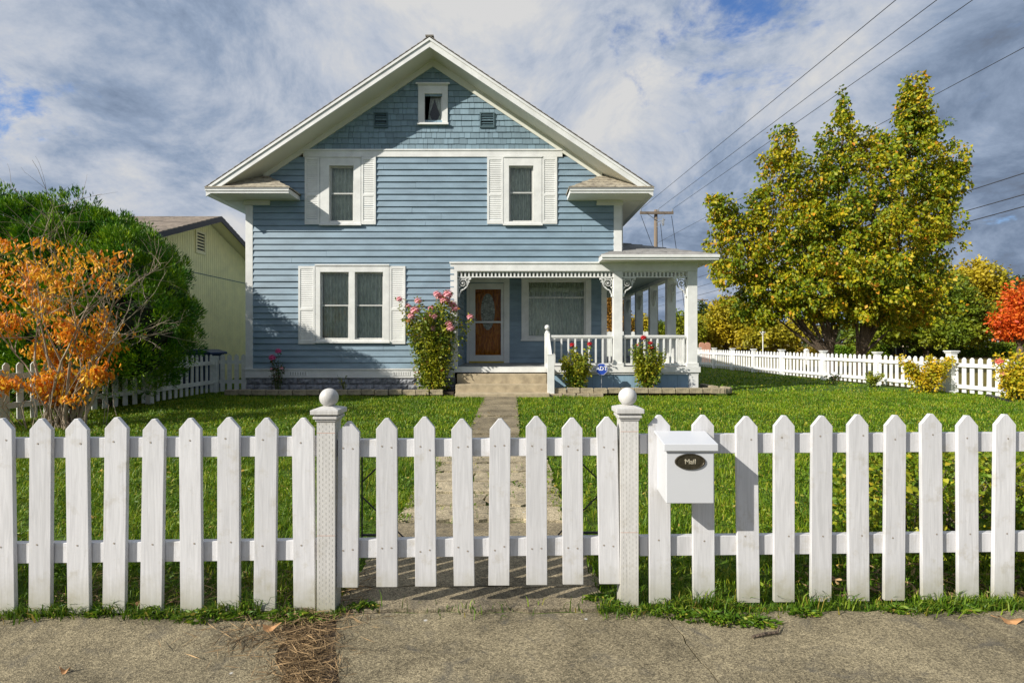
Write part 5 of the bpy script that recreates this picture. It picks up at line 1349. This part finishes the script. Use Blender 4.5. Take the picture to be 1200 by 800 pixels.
# more of the same planting outside the frame, whose shade falls on the house and lawn
# orange shrub with bare pale twigs
def orange_shrub():
    Y0=7.3; b=P(75,490,Y0); e=empty('orange_shrub',(b.x,Y0,0),'orange leaved autumn shrub with bare pale twigs at the left behind the front fence','shrub')
    mb=MB(); C=[];T=[]
    def grow(p,d,L_,r,depth,leafy):
        pts=[p]; 
        n=5
        for k in range(n):
            d=(d+Vector((random.gauss(0,.16),random.gauss(0,.16),random.gauss(0,.10)+.05))).normalized(); p=p+d*L_/n; pts.append(p)
        mb.tube(pts,[r*(1-.12*k) for k in range(n+1)],5 if depth<2 else 4,cap=False)
        if depth>=2 and leafy:
            for q in pts[1:]:
                xx=600+q.x/q.y*600; yy=400-(q.z-CAMH)/q.y*600
                if xx>150 or yy<285-.25*xx*0 and xx>60 or yy<280 or mnoise.noise(q*3.1)<.03: continue
                for _ in range(5):
                    C.append(tuple(q+Vector((random.gauss(0,.075),random.gauss(0,.075),random.gauss(-.03,.045))))); T.append((random.gauss(0,.45),random.gauss(0,.45),-1+random.gauss(0,.4)))
        if depth<4:
            for _ in range(3 if depth<3 else 2):
                q=pts[random.randint(2,n)]; dd=(d+Vector((random.gauss(0,.6),random.gauss(0,.6),random.gauss(0,.35)))).normalized()
                grow(q,dd,L_*random.uniform(.5,.75),r*.55,depth+1,leafy)
    specs=[((28,275),1),((60,330),1),((115,330),1),((135,345),1),((95,400),1),((20,345),1),((75,440),1),((40,420),1),((105,455),1),((5,300),1),((-25,380),1),((125,375),1),((60,300),1),((50,460),1),((80,470),1),((20,450),1),((100,272),0),((165,340),0),((172,360),0),((150,310),0),((115,290),0),((160,325),0),((140,335),0)]
    for (tx,ty),leafy in specs:
        t=P(tx,ty,Y0+random.uniform(-.4,.4)); s=Vector((b.x+random.uniform(-.25,.25),Y0+random.uniform(-.15,.15),0)); v=t-s
        L_=v.length*.62
        m_=s+v*.35+Vector((0,0,.1)); mb.tube([s,s.lerp(m_,.5),m_],[.022,.019,.015],6,cap=False)
        grow(m_,(t-m_).normalized(),L_*.75,.013,1,bool(leafy))
    for _ in range(40):
        s=Vector((b.x+random.gauss(0,.25),Y0+random.gauss(0,.15),0)); mb.tube([s,s+Vector((random.gauss(0,.08),random.gauss(0,.08),.35)),s+Vector((random.gauss(0,.18),random.gauss(0,.15),.8))],[.006,.005,.002],4,cap=False)
    mb.build('branches',M['twig'],e)
    C=np.array(C);T=np.array(T); 
    leaves('foliage',C,T,.080*(.6+.7*RNG.random(len(C))),L['orange'],e,.42,.2)
    print('orange leaves',len(C))
orange_shrub()

# ------------------------------------------------------------------ trees
def tree(name,label,base,trunk_r,lobes,nclump,per,rad,lsize,lmat,group=None,down=.6,stems=((0,0),),cat='tree',shell=.35,limb=True,lw=.62):
    e=empty(name,(base[0],base[1],0),label,cat,group); mb=MB()
    for sx,sy in stems:
        s=Vector((base[0]+sx,base[1]+sy,-.05)); zc=min(l_[2]-l_[5]*.4 for l_ in lobes); zc=max(.9,zc)
        top=s+Vector((0,0,zc*(.30 if len(stems)>1 else .55)))
        mb.tube([s,s.lerp(top,.4)+Vector((.02,0,0)),top],[trunk_r*1.25,trunk_r,trunk_r*.85],9)
        near=[l_ for l_ in lobes if (abs(l_[0]-s.x)<abs(l_[0]-(base[0]+stems[-1][0] if (sx,sy)==stems[0] else base[0]+stems[0][0]))+.01)] if len(stems)>1 else lobes
        for l_ in near:
            t=Vector((l_[0],l_[1],l_[2]+l_[5]*.2)); m_=top.lerp(t,.4)+Vector((0,0,-.05*(t-top).length+.2))
            pts=[]
            for q in range(8):
                u=q/7; p=top*(1-u)**2+m_*2*u*(1-u)+t*u*u; p+=Vector((mnoise.noise(p),mnoise.noise(p+Vector((9,0,0))),0))*.15*u; pts.append(p)
            r0=trunk_r*(.33 if len(stems)>1 else .5); mb.tube(pts,[r0*(1-.9*q/7)+.01 for q in range(8)],6)
            for _ in range(6):
                q=random.randint(2,6); a=pts[q]; dd=Vector((random.gauss(0,1),random.gauss(0,1),abs(random.gauss(.5,.5)))).normalized(); ln=l_[3]*random.uniform(.3,.6)
                mb.tube([a,a+dd*ln*.5+Vector((0,0,.05)),a+dd*ln],[r0*.3,r0*.2,.008],4)
    mb.build('trunk',M['bark'],e,smooth=True)
    c,d=clumps(lobes,nclump,shell); c=c[c[:,2]>.4]; d=d[:len(c)]
    C,T=leafball(c,d,per,rad,.3,down)
    leaves('crown',C,T,lsize*(.6+.8*RNG.random(len(C))),lmat,e,lw)
    return e
bt=pxlobes([(838,243,12,16,-.3),(852,262,24,30),(870,302,42,42),(888,250,15,34),(918,172,12,28),(917,205,28,42),(932,268,48,54),(988,130,9,26),(985,172,25,42),(1000,235,62,75),(958,225,20,40),(1069,108,11,26),(1073,150,18,38),(1063,138,12,28),(1080,140,14,30),(1070,122,13,26),(1034,180,24,38),(1082,200,38,55),(1110,212,20,40),(1126,196,9,16),(1060,280,56,66),(1095,262,22,55),(960,335,85,45),(1045,345,55,40),(895,345,42,36),(985,300,85,75),(895,366,34,20),(1065,368,45,20),(985,362,60,18)],19.5,1.0,3.2)
tree('large_leafy_tree','large spreading yellow green tree with twin low trunks behind the right fence',(12.7,19.5),.21,bt,2700,27,.27,.135,L['tree'],down=.8,stems=((-.55,0),(.55,.1)),shell=.30,lw=.7)
def bgtree(label,px,Y,lb,n,lmat,lsize=.3,name='background_tree',per=16,rad=.6,group='trees beyond the right fence',tr=.2,down=.3):
    lobes=pxlobes(lb,Y,1.0,6); b=P(px,400,Y); return tree(name,label,(b.x,Y),tr,lobes,n,per,rad,lsize,lmat,group,down=down)
bgtree('green tree with orange tinged top just right of the porch corner',850,42,[(850,368,20,18),(835,385,18,20),(868,378,24,24),(845,395,25,12),(885,385,18,18)],520,L['bgyellow'],.28)
bgtree('orange topped small tree behind the porch corner tree',858,46,[(856,362,17,14),(865,372,16,14)],200,L['bgorange'],.28)
bgtree('low yellow green tree seen under the left side of the big tree',910,38,[(905,392,26,14),(930,390,24,14),(885,396,18,10)],320,L['bgyellow'],.24)
bgtree('broad green tree right of the big tree trunk',1085,37,[(1080,345,40,40),(1050,375,30,28),(1110,370,38,34),(1085,390,50,16),(1130,385,26,18),(1020,390,26,14)],1300,L['bggreen'],.26)
bgtree('tall yellow tree behind the broad green tree at the right',1150,44,[(1145,330,28,24),(1120,335,22,20),(1165,350,20,28),(1150,365,34,26)],650,L['bgyellow'],.28)
bgtree('dark green tree at the right edge behind the scarlet tree',1195,50,[(1198,345,22,22),(1185,380,22,22),(1220,360,30,34)],380,L['bgdark'],.3)
bgtree('scarlet red tree at the right edge of the photograph',1195,34,[(1195,352,16,18),(1204,366,20,20),(1176,376,14,11),(1188,387,20,9),(1215,385,34,12),(1225,355,30,30)],560,L['bgred'],.22)
bgtree('dark green tree far behind the hedge gap right of the trunks',1040,55,[(1030,390,50,13),(980,392,40,11),(930,392,40,12)],380,L['bgdark'],.35)
bgtree('dark green trees row behind the broad green tree',1130,58,[(1130,388,50,16),(1180,392,30,12)],300,L['bgdark'],.35)
# seen through the porch
G2='trees seen through the porch columns'
bgtree('round green tree seen between the two right porch columns',798,40,[(797,380,15,16),(810,386,14,15),(790,392,12,10)],260,L['bggreen'],.22,group=G2)
bgtree('dark conifer at the foot of the far utility pole',824,60,[(824,366,6,12),(824,382,9,16),(824,396,11,10)],200,L['bgdark'],.3,name='conifer_tree',group=G2)
bgtree('small dark round tree seen low between the porch side columns',773,42,[(773,388,11,9)],110,L['bggreen'],.22,group=G2)
bgtree('yellow tree seen between the porch side columns',754,44,[(750,382,14,14),(762,388,9,9)],170,L['bgyellow'],.22,group=G2)
bgtree('orange brown tree seen beside the porch wall corner',722,34,[(716,352,13,24),(722,378,16,18),(735,388,12,12)],330,L['bgorange'],.18,group=G2)
# hedges
def hedge(label,x0,x1,Y,y0,y1,lmat,n,ls=.16):
    a=P(x0,400,Y).x; b=P(x1,400,Y).x; zt=hz(y0,Y); zb=0; n_=n
    e=empty('hedge',((a+b)/2,Y,0),label,'hedge')
    mb=MB(); mb.box(a+.1,b-.1,Y-.45,Y+.45,0,zt-.18); mb.build('dark_core',mat('hedge_inner',(.02,.035,.01),1,noise=.5,nscale=4,bump=1,bscale=8,bdist=.1),e)  # solid dark box filling the hedge behind its leaves
    f=RNG.random(n_); u=RNG.uniform(a,b,n_); C=np.stack([u,np.where(f<.55,Y-.52,RNG.uniform(Y-.52,Y+.5,n_)),np.where(f<.55,RNG.uniform(.03,zt,n_),zt)],1)
    C+=RNG.normal(size=(n_,3))*.07; C[:,2]+= .10*np.sin(u*.9)+.06*np.sin(u*2.3)
    leaves('foliage',C,RNG.normal(size=(n_,3))+np.array([[0,-.5,.4]]),ls*(.5+.8*RNG.random(n_)),lmat,e,.6)
hedge('clipped green hedge behind the right fence under the trees',1063,1280,40,403.5,417,L['hedge'],15000)
hedge('clipped green hedge seen between the tree trunks and the dark bin',973,1050,41,405,417,L['hedge'],7000)
hedge('golden brown hedge left of the big tree trunks',833,962,43,409,417,L['goldhedge'],9000)
o=slab('road',[(-80,48),(160,48),(160,55),(-80,55)],.01,.04,M['road'])

# ------------------------------------------------------------------ far things
def upole(px,ytop,Y,arm,label,r=.13,name='utility_pole',armpx=None):
    b=P(px,400,Y); zt=hz(ytop,Y); e=empty(name,(b.x,Y,0),label,'utility pole')
    mb=MB(); mb.tube([(b.x,Y,-.1),(b.x,Y,zt)],[r*1.2,r*.75],10); mb.build('pole',M['pole'],e,smooth=True)
    if arm:
        za=zt-.22; mb=MB(); mb.box(b.x-arm/2,b.x+arm/2,Y-r-.09,Y-r-.001,za-.07,za+.07); mb.build('crossarm',M['pole'],e)
        mb=MB(); mb.beam((b.x-arm*.26,Y-r-.05,za-.08),(b.x,Y-r-.02,za-.42),.03,.03); mb.beam((b.x+arm*.26,Y-r-.05,za-.08),(b.x,Y-r-.02,za-.42),.03,.03); mb.build('brace',M['grey'],e)
        for u in (-.47,.05,.47):
            mb=MB(); mb.lathe([(.02,0),(.05,.04),(.03,.07),(.05,.10),(.02,.15)],(b.x+u*arm,Y-r-.05,za+.071),8); mb.build('insulator',M['grey'],e)
        mb=MB(); mb.beam((b.x,Y-r,zt-.75),(b.x+.5,Y-r,zt-.62),.05,.05); mb.beam((b.x,Y-r,zt-1.05),(b.x+.42,Y-r,zt-.66),.03,.03); mb.box(b.x+.33,b.x+.43,Y-r-.1,Y-r,zt-.95,zt-.55); mb.build('bracket_arm',M['grey'],e)
    return b.x,zt
px1,zt1=upole(768.5,246,30,1.95,'wooden utility pole with crossarm rising behind the porch roof')
upole(823,350,78,1.6,'distant thin utility pole beside the porch corner column',r=.17)
def wire(pts,label,r=.012,group=None,sag=.0):
    a,b=Vector(pts[0]),Vector(pts[1]); N=24; P_=[]
    for k in range(N+1):
        u=k/N; p=a.lerp(b,u); p.z-=sag*4*u*(1-u); P_.append(p)
    mb=MB(); mb.tube(P_,r,5); return tag(mb.build('power_line',M['wire'],smooth=True),label,'power line',group)
G='overhead power lines to the crossarm pole'
def through(pA,pB,yend):
    pA=Vector(pA);pB=Vector(pB); t=(yend-pA.y)/(pB.y-pA.y); return pA.lerp(pB,t)
for k,(xa,xe,zz,lb) in enumerate([(-.92,1050,zt1,'leftmost of the three overhead lines rising from the pole to the top edge'),(.1,1098,zt1,'middle of the three overhead lines rising from the pole to the top edge'),(.92,1140,zt1,'rightmost of the three overhead lines rising from the pole to the top edge')]):
    A=Vector((px1+xa,29.8,zz)); Yn=(zz-CAMH)*600/400; B=Vector(((xe-600)/600*Yn,Yn,zz)); wire([A,through(A,B,-14)],lb,.010,G)
A=Vector((px1,29.8,hz(286,30))); Yn=10.5; B=P(1192,60,Yn); wire([A,through(A,B,-14)],'lower overhead line passing behind the top of the big tree',.008)
for (ya,yb,lb) in ((203,326,'topmost of the three dark lines leaving the big tree at the right edge'),(228,337,'middle of the three dark lines leaving the big tree at the right edge'),(242,347,'lowest of the three dark lines leaving the big tree at the right edge')):
    B=P(815,yb,80); Yn=(B.z-CAMH)*600/(400-ya); A=Vector((Yn,Yn,B.z)); wire([through(A,B,8),through(A,B,130)],lb,.028,'power lines crossing behind the big tree')
# service drops from the pole down to the right
for (a,b,lb) in (((751,252),(775,290),'left cable slanting down from the crossarm pole'),((774,262),(786,292),'middle cable slanting down from the crossarm pole'),((787,253),(803,296),'right cable slanting down from the crossarm pole')):
    A=P(a[0],a[1],30); B=P(b[0],b[1],30); D=A+(B-A)*4.2; D.y+=6; D=A+(D-A); wire([A,D],lb,.016,'cables slanting from the pole')
# small lamp post, markers, bin, crosses, car, building
def lamp(px,ytop,Y):
    b=P(px,400,Y); zt=hz(ytop,Y); e=empty('lamp_post',(b.x,Y,0),'slim white lamp post with flat head behind the right fence','lamp post')
    mb=MB(); mb.tube([(b.x,Y,0),(b.x,Y,zt-.25)],[.03,.022],8); mb.build('pole',M['vinyl'],e)
    mb=MB(); mb.lathe([(.04,0),(.11,.12),(.15,.14),(.15,.17),(.03,.20)],(b.x,Y,zt-.26),12); mb.build('lamp_head',M['vinyl'],e)
lamp(894,387,28)
b=P(945,415,27); mb=MB(); mb.box(b.x-.09,b.x+.09,26.9,27.1,0,hz(409.5,27)-.05); mb.prism([(b.x-.11,26.88,hz(409.5,27)-.049),(b.x+.11,26.88,hz(409.5,27)-.049),(b.x,26.88,hz(409.5,27)+.05)],(0,.24,0)); tag(mb.build('marker_post',M['vinyl'],bevel=.01),'short white marker post behind the fence left of the big tree','post')
for px,lb in ((823,'rounded salmon coloured stone marker, the left one, beside the porch corner'),(829.5,'rounded salmon coloured stone marker, the right one, beside the hedge')):
    Y=30; b=P(px,400,Y); w=.16; zt=hz(401,Y); mb=MB(); pts=[(b.x-w,Y,0),(b.x+w,Y,0)]+[(b.x+math.cos(a)*w,Y,zt-w+math.sin(a)*w) for a in [k*math.pi/8 for k in range(9)]]
    mb.prism(pts,(0,.12,0)); tag(mb.build('stone_marker',M['salmon']),lb,'stone marker')
b=P(1052.5,400,39.5); e=empty('caged_bin',(b.x,39.5,0),'dark bin inside a pale metal frame at the hedge gap','bin')
mb=MB(); mb.prism([(b.x-.26,39.3,0.05),(b.x+.26,39.3,.05),(b.x+.3,39.3,.85),(b.x-.3,39.3,.85)],(0,.5,0)); mb.build('bin_body',M['black'],e)
mb=MB()
for sx in (-.36,.36): mb.box(b.x+sx-.03,b.x+sx+.03,39.2,39.26,0,1.0)
mb.box(b.x-.36,b.x+.36,39.2,39.26,.94,1.0); mb.build('frame',M['grey'],e)
for px,yt,yb,lb,w in ((1149,387,406,'taller pale cross shaped post above the hedge near the scarlet tree',.75),(1170,393,406,'shorter grey cross shaped post above the hedge under the scarlet tree',.8)):
    Y=43.5; b=P(px,400,Y); zt=hz(yt,Y); mb=MB(); mb.box(b.x-.06,b.x+.06,Y-.06,Y+.06,0,zt); za=zt-(zt-CAMH)*.55; mb.box(b.x-w/2,b.x-.061,Y-.05,Y+.05,za-.05,za+.05); mb.box(b.x+.061,b.x+w/2,Y-.05,Y+.05,za-.05,za+.05); tag(mb.build('cross_post',M['grey'],bevel=.01),lb,'cross post')
def car(px,Y):
    b=P(px,400,Y); x=b.x; e=empty('parked_car',(x,Y,0),'white car parked beyond the hedge under the scarlet tree','car')
    body=[(-2.2,.35),(2.2,.35),(2.25,.7),(1.9,.88),(1.2,.95),(.6,1.42),(-.9,1.45),(-1.6,1.0),(-2.2,.9)]
    mb=MB(); mb.prism([(x+a,Y-.8,c) for a,c in body],(0,1.6,0)); mb.build('body',M['carwhite'],e,bevel=.06)
    mb=MB(); mb.prism([(x+a,Y-.815,c) for a,c in [(-1.35,1.0),(1.05,.98),(.55,1.36),(-.85,1.38)]],(0,1.63,0)); mb.build('windows',M['dark'],e)
    for s in (-1.35,1.35):
        for yy in (Y-.85,Y+.65):
            mb=MB(); mb.tube([(x+s,yy,.33),(x+s,yy+.2,.33)],.33,16); mb.build('wheel',M['black'],e)
car(1158,51)
mb=MB(); b=P(1150,400,62); x=b.x
e=empty('far_house',(x,62,0),'small beige house glimpsed through the trees beyond the hedge','house')
mb.box(x-5,x+3,62,68,0,2.1); mb.build('wall',M['beige'],e); mb=MB(); mb.prism([(x-5.4,61.6,2.1),(x-5.4,68.4,2.1),(x-5.4,65,3.0)],(8.8,0,0)); mb.build('roof',M['brownroof'],e)
# white rear yard board fence seen through the porch
e=empty('board_fence',(6,30,0),'tall white board fence across the back yard seen under the porch roof','fence')
mb=MB(); x=3.4
while x<8.6:
    h=1.86; mb.prism([(x,30,0),(x+.19,30,0),(x+.19,30,h-.05),(x+.095,30,h),(x,30,h-.05)],(0,.02,0)); x+=.2
mb.build('boards',M['vinyl'],e)
mb=MB(); mb.box(3.4,8.6,30.021,30.06,.3,.4); mb.box(3.4,8.6,30.021,30.06,1.4,1.5); mb.build('rails',M['vinyl'],e)

# ------------------------------------------------------------------ world, sun, camera
sd=Vector((.237,.145,-.17)).normalized()    # travel direction of sunlight
sun=bpy.data.lights.new('sun','SUN'); sun.energy=5.0; sun.angle=R(.5); sun.color=(1,.95,.86)
so=bpy.data.objects.new('sun',sun); COL.objects.link(so); so.rotation_euler=sd.to_track_quat('-Z','Y').to_euler()
to=-sd; elev=math.asin(to.z); az=math.atan2(to.x,to.y)
w=bpy.data.worlds.new('World'); S.world=w; w.use_nodes=True; nt=w.node_tree; n=nt.nodes; l=nt.links; n.clear()
out=n.new('ShaderNodeOutputWorld'); bg=n.new('ShaderNodeBackground'); bg.inputs['Strength'].default_value=.071; l.new(bg.outputs[0],out.inputs[0])
sky=n.new('ShaderNodeTexSky'); sky.sky_type='NISHITA'; sky.sun_disc=False; sky.sun_elevation=elev; sky.sun_rotation=az; sky.air_density=1.2; sky.dust_density=.3; sky.ozone_density=3
tc=n.new('ShaderNodeTexCoord'); sp=n.new('ShaderNodeSeparateXYZ'); l.new(tc.outputs['Generated'],sp.inputs[0])
def math_(op,a,b=None,c=None):
    m=n.new('ShaderNodeMath'); m.operation=op
    for i,v in enumerate((a,b,c)):
        if v is None: continue
        if isinstance(v,(int,float)): m.inputs[i].default_value=v
        else: l.new(v,m.inputs[i])
    return m.outputs[0]
zc=math_('ADD',math_('MAXIMUM',sp.outputs['Z'],0.0),.50)
cb=n.new('ShaderNodeCombineXYZ'); l.new(math_('DIVIDE',sp.outputs['X'],zc),cb.inputs[0]); l.new(math_('DIVIDE',sp.outputs['Y'],zc),cb.inputs[1])
def nz(scale,det,rough,dist,off):
    m=n.new('ShaderNodeMapping'); m.inputs['Location'].default_value=off; l.new(cb.outputs[0],m.inputs[0])
    q=n.new('ShaderNodeTexNoise'); q.inputs['Scale'].default_value=scale; q.inputs['Detail'].default_value=det; q.inputs['Roughness'].default_value=rough; q.inputs['Distortion'].default_value=dist
    l.new(m.outputs[0],q.inputs['Vector']); return q.outputs['Fac']
def mr(v,a,b,c=0,d=1):
    q=n.new('ShaderNodeMapRange'); q.interpolation_type='SMOOTHSTEP'; l.new(v,q.inputs[0]); q.inputs[1].default_value=a; q.inputs[2].default_value=b; q.inputs[3].default_value=c; q.inputs[4].default_value=d; return q.outputs[0]
def dmask(px,py,c0,c1):
    v=Vector(((px-600),600,(400-py))).normalized(); q=n.new('ShaderNodeVectorMath'); q.operation='DOT_PRODUCT'; l.new(tc.outputs['Generated'],q.inputs[0]); q.inputs[1].default_value=v
    return mr(q.outputs['Value'],c0,c1)
gap=math_('ADD',math_('MULTIPLY',dmask(850,10,.968,.999),.17),math_('MULTIPLY',dmask(10,130,.985,.999),.12))
cov=mr(math_('SUBTRACT',nz(3.4,14,.64,.35,(3.1,1.7,0)),gap),.24,.36)
tone=nz(3.6,15,.66,.35,(7.3,2.2,4)); tone2=nz(.9,3,.5,0,(1.3,5.2,2))
t=math_('ADD',math_('MULTIPLY',tone,.85),math_('MULTIPLY_ADD',tone2,.45,-.075))
# the heavy grey bank lies to the right of the view
right=mr(math_('DIVIDE',sp.outputs['X'],math_('MAXIMUM',sp.outputs['Y'],.2)),.25,.95,0,.13)
low=mr(sp.outputs['Z'],.05,.45,.06,0)
t=math_('SUBTRACT',math_('SUBTRACT',t,right),low)
t=math_('ADD',t,math_('MULTIPLY',dmask(720,110,.90,.995),.06))
rp=n.new('ShaderNodeValToRGB'); e=rp.color_ramp.elements; e[0].position=.28; e[0].color=(.20,.235,.31,1); e[1].position=.68; e[1].color=(1.0,1.0,1.0,1)
for p_,c_ in ((.38,(.28,.37,.53,1)),(.47,(.44,.55,.74,1)),(.57,(.73,.80,.93,1))): q=e.new(p_); q.color=c_
l.new(t,rp.inputs[0])
sc=n.new('ShaderNodeVectorMath'); sc.operation='SCALE'; sc.inputs['Scale'].default_value=8.0; l.new(rp.outputs[0],sc.inputs[0])
skb=n.new('ShaderNodeVectorMath'); skb.operation='MULTIPLY'; skb.inputs[1].default_value=(1.0,1.25,1.7); l.new(sky.outputs[0],skb.inputs[0])
mx=n.new('ShaderNodeMix'); mx.data_type='RGBA'; l.new(cov,mx.inputs['Factor']); l.new(skb.outputs[0],mx.inputs['A']); l.new(sc.outputs[0],mx.inputs['B']); l.new(mx.outputs['Result'],bg.inputs['Color'])

cam=bpy.data.cameras.new('camera'); cam.sensor_width=36; cam.lens=18; cam.clip_end=2000; cam.clip_start=.05
co=bpy.data.objects.new('camera',cam); COL.objects.link(co); co.location=(0,0,CAMH); co.rotation_euler=(R(90),0,0); S.camera=co
vs=S.view_settings; vs.view_transform='Standard'; vs.look='None'; vs.exposure=.27; vs.gamma=1; vs.use_curve_mapping=False
print('objects',len(bpy.data.objects))
